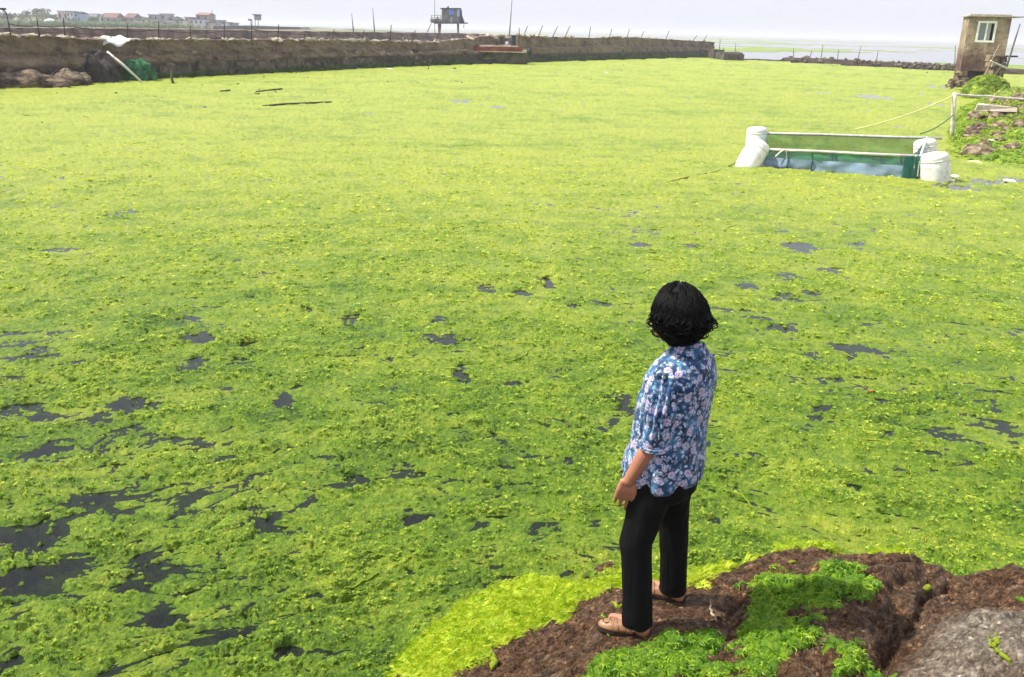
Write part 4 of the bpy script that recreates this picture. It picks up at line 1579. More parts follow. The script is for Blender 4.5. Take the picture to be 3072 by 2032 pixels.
dike_m = rough_mat('red brown dike', [(.38, (.075, .048, .036)), (.50, (.175, .118, .090)), (.64, (.300, .220, .170))], .45, .95, .8, .2, 2.5, dist=.4)
dike = thing('second_dike', (d2[3][0], d2[3][1], 0), 'reddish brown dike running behind the sea wall towards the stilt shed', 'dike')
strip('wall', np.concatenate([np.arange(0, dseg[-1], .8), [dseg[-1]]]), dike_s, lambda s_, t_, l_: [(2.6, -.5), (1.9, .35), (1.5, .9), (.8, 1.05), (.25, 1.2), (.15, 1.6), (.05, 2.0), (0, t_), (-.5, t_ + .04), (-2.5, t_), (-3.5, -.5)], dike_m, 551, .30, -9, dike)
# stones and debris that lie on the lower berm of the dike
deb = []
for i in range(4):
    mb = MB().blob((0, 0, 0), (.75, .5, .38), 8, 5, .3, i + 61, 1.3)
    me = bpy.data.meshes.new('stone')
    me.from_pydata(mb.v, [], mb.f)
    me.materials.append(lowst_m)
    deb.append(me)
for px in (275, 552, 558, 745, 850, 1078, 1193, 1290, 420, 640, 980, 1345):
    b_, n_, _, _ = dike_s(np.interp(px, d2px, dseg))
    place_stone('stone', deb[RNG.integers(4)], (b_[0] + n_[0] * 1.1, b_[1] + n_[1] * 1.1, 1.15), RNG.uniform(0, 3), RNG.uniform(.6, 1.2), dike)


# ------------------------------------------------------------------ fence on the wall
def stick(name, px0, py0, px1, py1, y, r0, r1, m, label, cat='stick', group=None, parent=None, bend=0.0):
    """Slender pole between two frame positions at ground distance y (top first)."""
    a, c = Vector(aty(px0, py0, y)), Vector(aty(px1, py1, y))
    mid = (a + c) / 2 + Vector((bend, 0, 0))
    o = MB().tube([a, (a + mid) / 2 + Vector((bend * .25, 0, 0)), mid, (c + mid) / 2 + Vector((bend * .25, 0, 0)), c], [r1, r1, (r0 + r1) / 2, r0, r0], 6).build(name, m, parent, True)
    if parent is None:
        tag(o, label, cat, group)
    return o


postm = rough_mat('rusty post', [(.4, (.030, .024, .022)), (.6, (.075, .060, .052))], 6, .8, .2, .01)
FP = [(8, 48, 32, 101), (110, 54, 118, 106), (190, 56, 195, 104), (383, 70, 383, 119), (476, 63, 476, 119), (571, 80, 572, 120), (673, 70, 672, 121), (756, 62, 754, 119), (836, 74, 833, 119), (916, 92, 912, 120), (1002, 88, 998, 120), (1092, 92, 1084, 121), (1174, 75, 1170, 121), (1246, 92, 1235, 124), (1316, 100, 1306, 127)]
b_, n_, t_, l_ = wall_at(200)
fence = thing('wire_fence', (b_[0], b_[1], t_), 'thin post and wire fence along the top of the left sea wall', 'fence')
tops = []
for a, b2, c, d in FP:
    bb = wall_at(c)[0]
    yy = bb[1] + 1.0
    r = .030 * (bb[1] / 60) ** .6
    stick('post', a if a != 8 else 21, b2, c, d + 4, yy, r * 1.3, r, postm, None, parent=fence)
    tops.append((Vector(aty(a if a != 8 else 21, b2, yy)), Vector(aty(c, d, yy))))
for f in (.45, .80):
    P = []
    for i in range(len(tops) - 1):
        p, q = tops[i][0].lerp(tops[i][1], f), tops[i + 1][0].lerp(tops[i + 1][1], f)
        for k in range(4):
            u = k / 4
            P.append(p.lerp(q, u) - Vector((0, 0, .25 * u * (1 - u))))
    P.append(tops[-1][0].lerp(tops[-1][1], f))
    MB().tube(P, .012 if f > .6 else .022, 4).build('wire', postm, fence)

# leaning sticks set in the far wall
G = 'thin sticks set along the top of the far sea wall'
greyst = rough_mat('grey stick', [(.4, (.10, .095, .095)), (.6, (.20, .19, .185))], 5, .8, 0)
for px0, py0, px1, py1, lab in ((1557, 83, 1558, 106, 'short thick stick just right of the sluice machinery'), (1583, 78, 1570, 108, 'first thin leaning stick right of the sluice'), (1628, 77, 1614, 110, 'second thin leaning stick right of the sluice'),
                                (1673, 79, 1656, 112, 'third thin leaning stick right of the sluice'), (1710, 78, 1694, 112, 'fourth thin leaning stick right of the sluice'), (1772, 80, 1766, 115, 'nearly upright thin stick on the far wall before the hump'),
                                (1836, 87, 1827, 114, 'left of two dark sticks on the hump of the far wall'), (1889, 87, 1880, 113, 'right of two dark sticks on the hump of the far wall'), (1931, 94, 1922, 115, 'faint stick just past the hump of the far wall'),
                                (2007, 93, 1996, 119, 'faint leaning stick on the far wall before its end'), (2092, 106, 2076, 123, 'bent low stick near the end of the far wall'), (2121, 106, 2106, 126, 'last leaning stick before the end of the far wall')):
    yy = wall_at(px1)[0][1] + 1.0
    stick('stick', px0, py0, px1, py1 + 3, yy, .055, .045, greyst, lab, 'stick', G)
for px0, py0, px1, py1, lab in ((1055, 40, 1061, 98, 'slim bare mast on the dike left of the stilt shed, the shorter of two'), (1118, 24, 1124, 98, 'slim bare mast on the dike left of the stilt shed, the taller of two')):
    yy = dike_s(np.interp(px1, d2px, dseg))[0][1] + 1
    stick('mast', px0, py0, px1, py1 + 3, yy, .11, .05, greyst, lab, 'mast', 'slim masts on the dike')
G = 'sticks standing on the low breakwater'
for px0, py0, px1, py1, lab in ((2161, 117, 2157, 156, 'upright stick on the steps at the end of the wall'), (2171, 144, 2171, 160, 'stub of a post on the wall steps'), (2207, 130, 2206, 162, 'thin stick on the lowest wall step'),
                                (2381, 145, 2380, 176, 'leftmost stick on the low breakwater'), (2436, 152, 2428, 177, 'faint leaning stick on the low breakwater'), (2469, 136, 2462, 178, 'tall stick on the low breakwater, left of its middle'), (2516, 149, 2512, 180, 'shorter stick on the middle of the low breakwater'),
                                (2583, 138, 2572, 184, 'tallest leaning stick on the low breakwater'), (2635, 150, 2628, 187, 'leaning stick on the low breakwater left of its broken stones'), (2866, 137, 2864, 200, 'dark post at the left edge of the leaning tower')):
    yy = (ypx(2230, 178) if px1 < 2300 else float(low_s(np.interp(px1, lpx, lseg))[0][1])) + .5
    stick('stick', px0, py0, px1, py1 + 2, yy, .06, .045, greyst, lab, 'stick', G)
# ================================================================== sluice gate on the far wall
SY = ypx(1500, 193)


def sl(px, py, dy=0.0):
    return Vector(aty(px, py, SY + dy))


ramp_m = bpy.data.materials['fresh lime algae']
red = rough_mat('rusty red slab', [(.4, (.110, .020, .012)), (.55, (.260, .055, .028)), (.68, (.40, .13, .06))], 1.2, .8, .3, .03)
pale = rough_mat('pale cement', [(.4, (.36, .30, .23)), (.6, (.60, .52, .42))], 1.5, .85, .4, .03)
iron = rough_mat('dark iron', [(.4, (.012, .013, .013)), (.6, (.035, .037, .036))], 3, .6, .2, .02)
weedy = rough_mat('weedy concrete', [(.38, (.022, .024, .014)), (.50, (.066, .056, .038)), (.60, (.10, .085, .06)), (.7, (.06, .11, .03))], 1.4, .95, .9, .1, 3)


def slab(px0, py0, px1, py1, dy0, dy1, name, m, parent, jit=.03):
    """Block spanning a frame rectangle at the sluice, dy0..dy1 behind its front."""
    a, c = sl(px0, py1), sl(px1, py0)
    return MB().box(((a.x + c.x) / 2, SY + (dy0 + dy1) / 2, (a.z + c.z) / 2), (c.x - a.x, dy1 - dy0, c.z - a.z), None, 1.0, jit).build(name, m, parent)


sg = thing('sluice_gate', tuple(sl(1500, 193)), 'weedy concrete sluice with a red slab and winch gear against the far wall', 'sluice')
slab(1420, 154, 1444, 200, .3, 2.6, 'left_pier', weedy, sg, .07)
slab(1481, 155, 1583, 200, .1, 2.6, 'right_pier', weedy, sg, .07)
slab(1444, 180, 1481, 200, .4, 2.0, 'sill', weedy, sg, .05)
# quarter arch over the culvert mouth
mb = MB()
A = [sl(1483 - 39 * (1 - math.cos(t)), 154.5 + 26 * (1 - math.sin(t)), 0) for t in np.linspace(0, math.pi / 2, 8)]
cor = sl(1483, 181)
F1 = [Vector((p.x, SY + .12, p.z)) for p in [sl(1482, 180 - 24 * u) for u in np.linspace(0, 1, 8)]]
arc = [sl(1482 - 22 * (u ** 2.2), 180 - 24 * u) for u in np.linspace(0, 1, 8)]
for i in range(7):
    P = [Vector((arc[i].x, SY + .14, arc[i].z)), Vector((F1[i].x + .1, SY + .14, F1[i].z)), Vector((F1[i + 1].x + .1, SY + .14, F1[i + 1].z)), Vector((arc[i + 1].x, SY + .14, arc[i + 1].z))]
    Q = [p + Vector((0, 2.0, 0)) for p in P]
    mb.add(P + Q, [(0, 1, 2, 3), (7, 6, 5, 4), (0, 3, 7, 4), (0, 4, 5, 1), (3, 2, 6, 7), (1, 5, 6, 2)])
mb.build('arch', weedy, sg)
mb = MB()
q = [sl(1446, 179), sl(1481, 179), sl(1481, 158), sl(1446, 158)]
mb.add([(q[0].x, SY + .5, q[0].z), (q[1].x, SY + .5, q[1].z), (q[2].x, SY + 1.5, q[2].z), (q[3].x, SY + 1.5, q[3].z), (q[0].x, SY + 1.8, q[0].z), (q[1].x, SY + 1.8, q[1].z), (q[2].x, SY + 1.8, q[2].z), (q[3].x, SY + 1.8, q[3].z)],
       [(0, 1, 2, 3), (7, 6, 5, 4), (0, 3, 7, 4), (1, 5, 6, 2), (0, 4, 5, 1), (3, 2, 6, 7)]).build('weed_ramp', ramp_m, sg)
slab(1423, 142.5, 1566, 152, -.15, 2.4, 'red_slab', red, sg, .04)
slab(1438, 138.5, 1555, 142, .1, 2.2, 'pale_slab', pale, sg, .03)
slab(1428, 152.6, 1580, 155.2, -.10, 2.4, 'pale_ledge', pale, sg, .03)
slab(1497, 136, 1532, 140, -.02, 1.2, 'cement_heap', pale, sg, .06)
gm = MB()
p = [sl(1500, 111), sl(1508, 112), sl(1513, 139), sl(1501, 139)]
gm.add([(v.x, SY + .5, v.z) for v in p] + [(v.x, SY + 1.0, v.z) for v in p], [(0, 1, 2, 3), (7, 6, 5, 4), (0, 3, 7, 4), (1, 5, 6, 2), (0, 4, 5, 1), (3, 2, 6, 7)]).build('gear_plate', iron, sg)
slab(1537, 107, 1547.5, 140, .4, 1.1, 'gear_post', iron, sg, .04)
slab(1549, 104, 1553, 140, .6, 1.0, 'guide_rail', rough_mat('grey rail', [(.4, (.25, .25, .26)), (.6, (.4, .4, .42))], 3), sg, .01)
slab(1486, 126, 1494, 139, .4, .9, 'gear_box', iron, sg, .04)
slab(1494, 113, 1499, 138, .6, 1.1, 'winch_stand', rough_mat('brown stand', [(.4, (.18, .11, .08)), (.6, (.34, .24, .19))], 3), sg, .03)
slab(1480, 107, 1494, 117, 1.2, 2.2, 'winch_head', pale, sg, .09)
slab(1515, 105, 1535, 114, 1.2, 2.2, 'winch_beam', pale, sg, .08)
MB().blob(tuple(sl(1520, 131, .7)), (.22, .2, .18), 8, 6, .2, 3).build('motor', plain('pale motor', (.55, .57, .68), .5), sg, True)
slab(1521, 120, 1536, 136, .9, 1.4, 'motor_frame', rough_mat('brown frame', [(.4, (.12, .10, .11)), (.6, (.24, .2, .2))], 3), sg, .05)
stick('mast', 1537, -14, 1528, 108, SY + 1.2, .075, .045, rough_mat('mast metal', [(.4, (.22, .23, .25)), (.6, (.34, .35, .37))], 3), None, parent=sg)
for px in (1410, 1589):
    c = sl(px, 155, .3)
    MB().tube([c + Vector((0, -.1, .30)), c + Vector((0, 0, -.35))], [.20, .22], 10).build('rubber_fender', iron, sg, True)

# ================================================================== shed on stilts
HY = float(dike_s(np.interp(1350, d2px, dseg))[0][1]) + 1.6


def hp(px, py, dy=0.0):
    return Vector(aty(px, py, HY + dy))


def prism(pix, dy0, dy1, name, m, parent):
    f = [hp(px, py) for px, py in pix]
    n = len(f)
    V = [(v.x, HY + dy0, v.z) for v in f] + [(v.x, HY + dy1, v.z) for v in f]
    F_ = [tuple(range(n)), tuple(range(2 * n - 1, n - 1, -1))] + [(i, i + n, (i + 1) % n + n, (i + 1) % n) for i in range(n)]
    return MB().add(V, F_).build(name, m, parent)


planks = rough_mat('grey weathered boards', [(.38, (.10, .095, .085)), (.5, (.20, .19, .17)), (.64, (.34, .32, .29))], 1.6, .85, .5, .03, stretch=(3, 3, .6))
darkm = rough_mat('dark tarred board', [(.4, (.022, .024, .03)), (.6, (.06, .062, .07))], 2, .8)
shed = thing('stilt_shed', (hp(1350, 98).x, HY, hp(1350, 98).z), 'grey shed with a blue panel standing on two stilts above the dike', 'shed')
prism([(1302, 71.5), (1302, 68), (1402, 68), (1400, 71.5)], -.5, 3.2, 'platform', darkm, shed)
for i, (a, b2) in enumerate(((1324, 1333.5), (1333.8, 1342.5), (1342.8, 1352), (1352.3, 1363), (1363.3, 1371))):
    prism([(a, 68), (a + (.5 if i else 1.5), 27.5), (b2, 27.5), (b2, 68)], .02 + .04 * (i % 2), 2.9, 'wall_board', planks, shed)
prism([(1371.3, 68), (1371.3, 27.5), (1379, 27.5), (1383, 68)], .05, 2.9, 'wall_board', planks, shed)
prism([(1379.4, 68), (1379.4, 27), (1383, 30), (1384, 46), (1391, 65), (1391, 68)], .0, 2.8, 'side_wall', darkm, shed)
prism([(1321, 27.2), (1321, 24.5), (1381, 24.5), (1382.5, 27.2)], -.3, 3.1, 'roof', darkm, shed)
prism([(1346, 44), (1346, 28.5), (1362, 28.5), (1362, 44)], -.06, .05, 'blue_panel', plain('blue plastic sheet', (.16, .32, .72), .45), shed)
prism([(1371.5, 50), (1371.5, 28.5), (1379, 28.5), (1379, 50)], -.06, .05, 'pale_blue_panel', plain('pale blue sheet', (.50, .60, .80), .45), shed)
prism([(1352, 68), (1352, 53), (1356.5, 53), (1356.5, 68)], -.06, .05, 'pale_door', plain('pale door', (.45, .49, .49), .6), shed)
prism([(1338, 24.5), (1343, 18), (1345, 18.5), (1345.5, 24.5)], 1.0, 1.5, 'chimney', darkm, shed)
legm = rough_mat('brown concrete leg', [(.4, (.13, .095, .06)), (.6, (.25, .19, .13))], 1, .9)
prism([(1313, 72), (1323, 72), (1320.5, 101), (1314.5, 101)], .2, .9, 'leg', legm, shed)
prism([(1370.5, 72), (1377, 72), (1376, 101), (1371.5, 101)], .2, .9, 'leg', legm, shed)
stick('ladder', 1294, 70, 1282, 97, HY, .10, .07, greyst, None, parent=shed)
stick('pole', 1304, -12, 1304.5, 99, HY - .3, .06, .05, greyst, None, parent=shed)
stick('brace', 1392, 71, 1391, 84, HY, .06, .05, greyst, None, parent=shed)
rl = MB()
for px, py in ((1294, 46), (1297, 58), (1312, 45), (1321, 45)):
    rl.tube([hp(px, py), hp(px + .5, 69)], .06, 5)
for py in (46, 52, 58):
    rl.tube([hp(1293, py + 2), hp(1322, py)], .05, 5)
rl.build('railing', greyst, shed)['kind'] = 'stuff'
for i, (px, py, w) in enumerate(((1297, 62, .45), (1306, 63, .5), (1314, 61, .6), (1320, 65, .55))):
    MB().blob(tuple(hp(px, py, .4)), (w, .5, .42), 8, 6, .25, i + 90).build('bundle', planks, shed)

# ================================================================== leaning light on the right: the watch tower
TB = at(2872, 262)
tv = Vector((TB[0], TB[1], 0)).normalized()
left = Vector((-tv.y, tv.x, 0))
al = math.radians(9)
tn = (-tv) * math.cos(al) - left * math.sin(al)          # outward normal of the front
tr_ = Vector((-tn.y, tn.x, 0))                            # along the front, to the viewer's right
TD = math.hypot(TB[0], TB[1])
TW = (3018 - 2873) / FPX * TD * .68
TH = float(aty(2960, 52, TB[1] + .6)[2])


def tw(u, d, z):
    """u metres along the front, d metres behind it."""
    return Vector((TB[0], TB[1], 0)) + tr_ * u - tn * d + Vector((0, 0, z))


def tbox(u0, u1, d0, d1, z0, z1, name, m, parent, jit=0.0):
    P = [tw(u, d, z) + Vector((random.uniform(-jit, jit), random.uniform(-jit, jit), random.uniform(-jit, jit))) for z in (z0, z1) for u, d in ((u0, d0), (u1, d0), (u1, d1), (u0, d1))]
    return MB().add(P, [(3, 2, 1, 0), (4, 5, 6, 7), (0, 1, 5, 4), (1, 2, 6, 5), (2, 3, 7, 6), (3, 0, 4, 7)]).build(name, m, parent)


def tower_mat():
    m, nt, b = new_mat('tower plaster')
    geo = nt.nodes.new('ShaderNodeNewGeometry')
    P = geo.outputs['Position']
    n = _noise(nt, P, 1.7, 8, .72)
    n2 = _noise(nt, P, 5, 6, .7)
    c = _ramp(nt, n, [(.34, (.11, .068, .044)), (.45, (.23, .165, .112)), (.55, (.33, .255, .180)), (.68, (.46, .38, .29))])
    sep = nt.nodes.new('ShaderNodeSeparateXYZ')
    nt.links.new(P, sep.inputs[0])
    st = _math(nt, 'ADD', sep.outputs['Z'], _math(nt, 'MULTIPLY', _math(nt, 'SUBTRACT', n2, .5), .9))
    tide = _ramp(nt, _math(nt, 'DIVIDE', st, 6.0), [(.36, (1, 1, 1)), (.47, (0, 0, 0))])
    c = _mix(nt, tide, c, _ramp(nt, n, [(.36, (.050, .028, .022)), (.50, (.125, .070, .052)), (.64, (.21, .13, .095))]))
    nt.links.new(c, b.inputs['Base Color'])
    b.inputs['Roughness'].default_value = .9
    _bump(nt, b, n2, .8, .06)
    return m


tower = thing('watch_tower', (TB[0], TB[1], 0), 'narrow brown plastered tower with a white window standing in the water', 'tower')
plaster = tower_mat()
# walls as separate faces so that the window and the culvert mouth are real openings
wu0, wu1 = TW * .245, TW * .66
wz1, wz0 = TH - .34, TH - 1.72
tbox(0, wu0, 0, .25, 1.2, TH, 'front_wall', plaster, tower)
tbox(wu1, TW, 0, .25, 1.2, TH, 'front_wall', plaster, tower)
tbox(wu0, wu1, .003, .25, 1.2, wz0, 'front_wall', plaster, tower)
tbox(wu0, wu1, .003, .25, wz1, TH, 'front_wall', plaster, tower)
tbox(.003, .25, .25, 2.6, -.4, TH - .003, 'side_wall', plaster, tower)
tbox(TW - .25, TW - .003, .25, 2.6, -.4, TH - .003, 'side_wall', plaster, tower)
tbox(.25, TW - .25, 2.35, 2.597, -.4, TH - .006, 'back_wall', plaster, tower)
tbox(.0, .55, .0, .247, -.4, 1.2, 'pier', plaster, tower, .03)
tbox(TW - .6, TW, .0, .247, -.4, 1.2, 'pier', plaster, tower, .03)
tbox(.25, TW - .25, .25, 2.35, 1.9, 2.0, 'floor_slab', iron, tower)
roofm = rough_mat('thin cement roof', [(.4, (.30, .27, .24)), (.6, (.46, .42, .38))], 2, .85)
tbox(-.15, TW + .78, -.22, 2.8, TH + .005, TH + .075, 'roof', roofm, tower)
tbox(.04, TW - .02, .02, 2.5, TH + .080, TH + .16, 'roof_ridge', pale, tower, .03)
whitem = plain('white window paint', (.80, .80, .78), .4, .04)
win = tbox(wu0 - .05, wu0 + .09, -.05, .10, wz0 - .05, wz1 + .05, 'window', whitem, tower)
for nm, a in (('stile', (wu1 - .09, wu1 + .05, wz0 - .05, wz1 + .05)), ('mullion', ((wu0 + wu1) / 2 - .05, (wu0 + wu1) / 2 + .05, wz0 + .09, wz1 - .09)),
              ('rail', (wu0 + .09, wu1 - .09, wz0 - .05, wz0 + .09)), ('rail', (wu0 + .09, wu1 - .09, wz1 - .09, wz1 + .05))):
    o = tbox(a[0], a[1], -.047, .097, a[2], a[3], nm, whitem, None)
    o.parent = win
    o.matrix_parent_inverse = (tower.matrix_world @ win.matrix_world).inverted() if False else Matrix.Translation(-Vector(tower.location))
glass = plain('grey window glass', (.16, .20, .22), .08, .1, spec=.5)
o = tbox(wu0 + .09, (wu0 + wu1) / 2 - .05, .04, .06, wz0 + .09, wz1 - .09, 'pane', glass, None)
o.parent = win
o.matrix_parent_inverse = Matrix.Translation(-Vector(tower.location))
o = tbox((wu0 + wu1) / 2 + .06, (wu0 + wu1) / 2 + .30, .10, .13, wz0 + .09, wz1 - .09, 'curtain', plain('pale curtain', (.35, .36, .36), .8), None)
o.parent = win
o.matrix_parent_inverse = Matrix.Translation(-Vector(tower.location))
# rubble round its foot
trm = rough_mat('tower rubble', [(.38, (.050, .034, .022)), (.5, (.17, .125, .08)), (.64, (.36, .28, .19))], 2.2, .9, .7, .06)
trs = []
for i in range(5):
    mb = MB().blob((0, 0, 0), (.36, .30, .24), 8, 6, .28, i + 131, 1.3)
    me = bpy.data.meshes.new('stone')
    me.from_pydata(mb.v, [], mb.f)
    me.materials.append(trm)
    trs.append(me)
for k in range(34):
    u = RNG.uniform(-.75, .75) if k < 22 else RNG.uniform(.6, TW)
    d = RNG.uniform(-.55, .5)
    hgt = (1.15 if k < 22 else .3) * (1 - abs(u) / 1.3 if k < 22 else 1)
    place_stone('stone', trs[RNG.integers(5)], tuple(tw(u, d, max(0, RNG.uniform(0, 1) * hgt))), RNG.uniform(0, 3), RNG.uniform(.6, 1.15), tower)

# ruined pillar, poles
PB = at(3000, 296)
PYY = float(PB[1]) + 1.0


def pp_(px, py, dy=0):
    return Vector(aty(px, py, PYY + dy))


pil = thing('ruined_pillar', (pp_(3000, 236).x, PYY, 0), 'broken brown stone pillar with a flat cap beside the tower', 'pillar')
for k, (x0, x1, y0, y1, dd) in enumerate(((2976, 2996, 236, 204, .0), (2997, 3019, 238, 206, .1), (2978, 3000, 203, 186, .06), (3001, 3021, 205, 188, .0), (2981, 3004, 185, 171, .1), (3005, 3024, 187, 171, .04), (2972, 3018, 300, 237, -.05))):
    a, c = pp_(x0, y0), pp_(x1, y1)
    MB().box(((a.x + c.x) / 2, PYY + .5 + dd, (a.z + c.z) / 2), (c.x - a.x, 1.0, c.z - a.z), None, .97, .035).build('block', trm, pil)
a, c = pp_(2984, 170.5), pp_(3052, 167.5)
MB().box(((a.x + pp_(3028, 170).x) / 2, PYY + .5, (a.z + c.z) / 2), (pp_(3028, 170).x - a.x, 1.2, c.z - a.z), None, 1, .01).build('cap_slab', trm, pil)
mb = MB().tube([pp_(3020, 169), pp_(3053, 170)], .05, 6).build('cap_bar', iron, pil)

bamboo = rough_mat('old bamboo', [(.4, (.16, .12, .085)), (.6, (.34, .27, .20))], 6, .7)
palebam = rough_mat('pale bamboo', [(.4, (.48, .43, .34)), (.6, (.70, .64, .54))], 6, .7)
frame = thing('bamboo_tripod', tuple(pp_(2925, 285)), 'crossed bamboo poles leaning against the ruined pillar', 'poles')
for a, m_ in (((2999, 134, 2922, 292), bamboo), ((3002, 200, 2980, 236), bamboo), ((2971, 183, 3022, 206), palebam)):
    stick('pole', *a, PYY - .8, .07, .05, m_, None, parent=frame)
stick('pole', 3060, 72, 3016, 214, PYY - .3, .07, .05, greyst, 'long thin pole rising at the far right beside the ruined pillar', 'pole')

# ================================================================== mossy stone bank on the right
BANK = [tuple(at(px, py)[:2]) for px, py in ((2866, 372), (2848, 420), (2842, 462), (2880, 478), (2960, 492), (3072, 505), (3300, 540), (3500, 420), (3300, 330), (3060, 318), (2960, 310), (2890, 322))]
MOUND = [tuple(at(px, py)[:2]) for px, py in ((2930, 292), (2945, 318), (3030, 318), (3032, 290), (2985, 280))]


def bank_z(x, y):
    sd = poly_sd(x, y, BANK)
    nz = fbm(x * .5, y * .5, 4, 601, .6)
    l1, _ = worley(x * .75, y * .75, 602)
    l2, _ = worley(x * 1.9, y * 1.9, 603)
    core = sstep(-.2, 2.2, sd)
    back = sstep(29, 37, y)                    # the far end stands higher and steeper
    top = .22 + .62 * back
    z = -.35 + .35 * sstep(-1.2, .1, sd) + top * core ** (1.2 - .5 * back) + core * (.25 + .75 * back) * (.40 * nz + .42 * (.55 - l1) + .22 * (.5 - l2))
    z += .05 * fbm(x * 3, y * 3, 3, 604) * sstep(-.5, .3, sd)
    return z, sd


bx0 = np.array(BANK)
X_, Y_ = np.meshgrid(np.arange(bx0[:, 0].min() - 1.5, 34, .11), np.arange(bx0[:, 1].min() - 1.5, bx0[:, 1].max() + 1.5, .13), indexing='ij')
s_ = X_.shape
X_, Y_ = X_.ravel(), Y_.ravel()
bz, bsd = bank_z(X_, Y_)
id_ = np.arange(s_[0] * s_[1]).reshape(s_)
Fb = np.stack([id_[:-1, :-1], id_[1:, :-1], id_[1:, 1:], id_[:-1, 1:]], -1).reshape(-1, 4)
Fb = Fb[(bz[Fb] > -.3).any(1)]
us = np.unique(Fb)
rm_ = -np.ones(len(X_), int)
rm_[us] = np.arange(len(us))


def bank_mat():
    m, nt, b = new_mat('mossy bank')
    geo = nt.nodes.new('ShaderNodeNewGeometry')
    P = geo.outputs['Position']
    n = _noise(nt, P, 1.0, 8, .7)
    n2 = _noise(nt, P, 4.5, 8, .75)
    c = _ramp(nt, n2, [(.36, (.035, .024, .016)), (.48, (.165, .100, .050)), (.60, (.330, .225, .120))])
    w = _ramp(nt, n2, [(.38, (.030, .075, .008)), (.50, (.150, .270, .014)), (.62, (.380, .460, .040))])
    f = _math(nt, 'ADD', _attr(nt, 'weed'), _math(nt, 'MULTIPLY', _math(nt, 'SUBTRACT', n, .5), 2.4))
    cl = nt.nodes.new('ShaderNodeClamp')
    nt.links.new(f, cl.inputs[0])
    nt.links.new(_mix(nt, cl.outputs[0], c, w), b.inputs['Base Color'])
    b.inputs['Roughness'].default_value = .85
    _bump(nt, b, n2, 1.0, .10)
    return m


BANKM = bank_mat()
bank = thing('stone_bank', tuple(at(2960, 430)), 'low stone bank overgrown with green weed at the right edge below the tower', 'bank')
weed = 1.25 - .75 * sstep(.20, .60, bz) + .35 * sstep(.8, 1.2, bz)
link_mesh('bank_body', np.stack([X_, Y_, bz], 1)[us], rm_[Fb], BANKM, bank, True, attrs={'weed': weed[us]})
bks = []
for i in range(6):
    mb = MB().blob((0, 0, 0), (.50, .40, .28), 10, 7, .30, i + 161, 1.3)
    me = bpy.data.meshes.new('stone')
    me.from_pydata(mb.v, [], mb.f)
    me.materials.append(trm)
    bks.append(me)
for k in range(75):
    px, py = RNG.uniform(2868, 3080), RNG.uniform(318, 425)
    q = at(px, py, .45)
    z, sd = bank_z(np.array([q[0]]), np.array([q[1]]))
    if sd[0] < .6:
        continue
    place_stone('stone', bks[RNG.integers(6)], (q[0], q[1], float(z[0]) - .02), RNG.uniform(0, 3), RNG.uniform(.3, .8), bank)
q = at(2988, 324, .95)
MB().box((q[0], q[1], .97), (1.35, .8, .16), Matrix.Rotation(-.35, 3, 'Z'), .95, .06).build('flat_slab', pale, bank)
bank_t = [tuft_mesh('bank_weed_tuft', algae_mat('bank weed', (.05, .13, .006), (.22, .36, .014), (.46, .56, .04), trend=False, inst=True, translucent=.35), 760 + i, 14, .10, .014, .5) for i in range(4)]
n = 16000
x, y = RNG.uniform(13, 30, n), RNG.uniform(25, 50, n)
z, sd = bank_z(x, y)
nn = fbm(x * .6, y * .6, 3, 611)
ok = (sd > -.5) & (z > -.02) & (RNG.uniform(0, 1, n) < sstep(-.32, .12, nn + .55 * sstep(.55, .15, z)))
scatter('bank_weed', np.stack([x, y, z], 1)[ok], RNG.uniform(.7, 1.7, ok.sum()), bank_t, 'bright green weed clumps growing over the stone bank')
# green mound under the pillar
mp_ = thing('weed_mound', tuple(at(2985, 300)), 'steep mound of bright weed in front of the ruined pillar', 'weed mound')
c = at(2985, 300)
MB().blob((c[0], c[1] + 1.2, .1), (1.35, 1.3, float(aty(2985, 236, c[1] + .6)[2])), 22, 14, .22, 17, 1.5).build('mound', rough_mat('mound weed base', [(.38, (.03, .06, .008)), (.5, (.16, .24, .02)), (.62, (.36, .40, .05))], 2.2, .9, .9, .08, 6), mp_, True)
pts, scl = [], []
for k in range(1500):
    a, u = RNG.uniform(0, 6.28), RNG.uniform(0, 1)
    hz_ = float(aty(2985, 236, c[1] + .6)[2])
    th = u * math.pi / 2
    pts.append((c[0] + 1.38 * math.sin(th) * math.cos(a), c[1] + 1.2 + 1.33 * math.sin(th) * math.sin(a), .1 + hz_ * math.cos(th) * 1.02))
    scl.append(RNG.uniform(.8, 1.8))
scatter('mound_weed', np.array(pts), np.array(scl), bank_t, 'shaggy bright weed covering the mound by the pillar')

# stake, ropes
SB = at(2855, 413)
SKY_ = float(SB[1])
tag(MB().tube([aty(2864, 278, SKY_), aty(2860, 340, SKY_), aty(2857, 390, SKY_), aty(2855, 416, SKY_)], [.075, .072, .08, .075], 8).build('wooden_stake', rough_mat('bleached stake', [(.4, (.42, .38, .32)), (.6, (.66, .62, .55))], 5, .8), None, True), 'pale wooden stake standing in the weed at the left end of the stone bank', 'stake')


def rope(name, P, r, m, label, sag=.0, n=10):
    Q = []
    for i in range(len(P) - 1):
        a, c = Vector(P[i]), Vector(P[i + 1])
        for k in range(n):
            u = k / n
            Q.append(a.lerp(c, u) - Vector((0, 0, sag * 4 * u * (1 - u))))
    Q.append(Vector(P[-1]))
    return tag(MB().tube(Q, r, 5).build(name, m, None, True), label, 'rope')


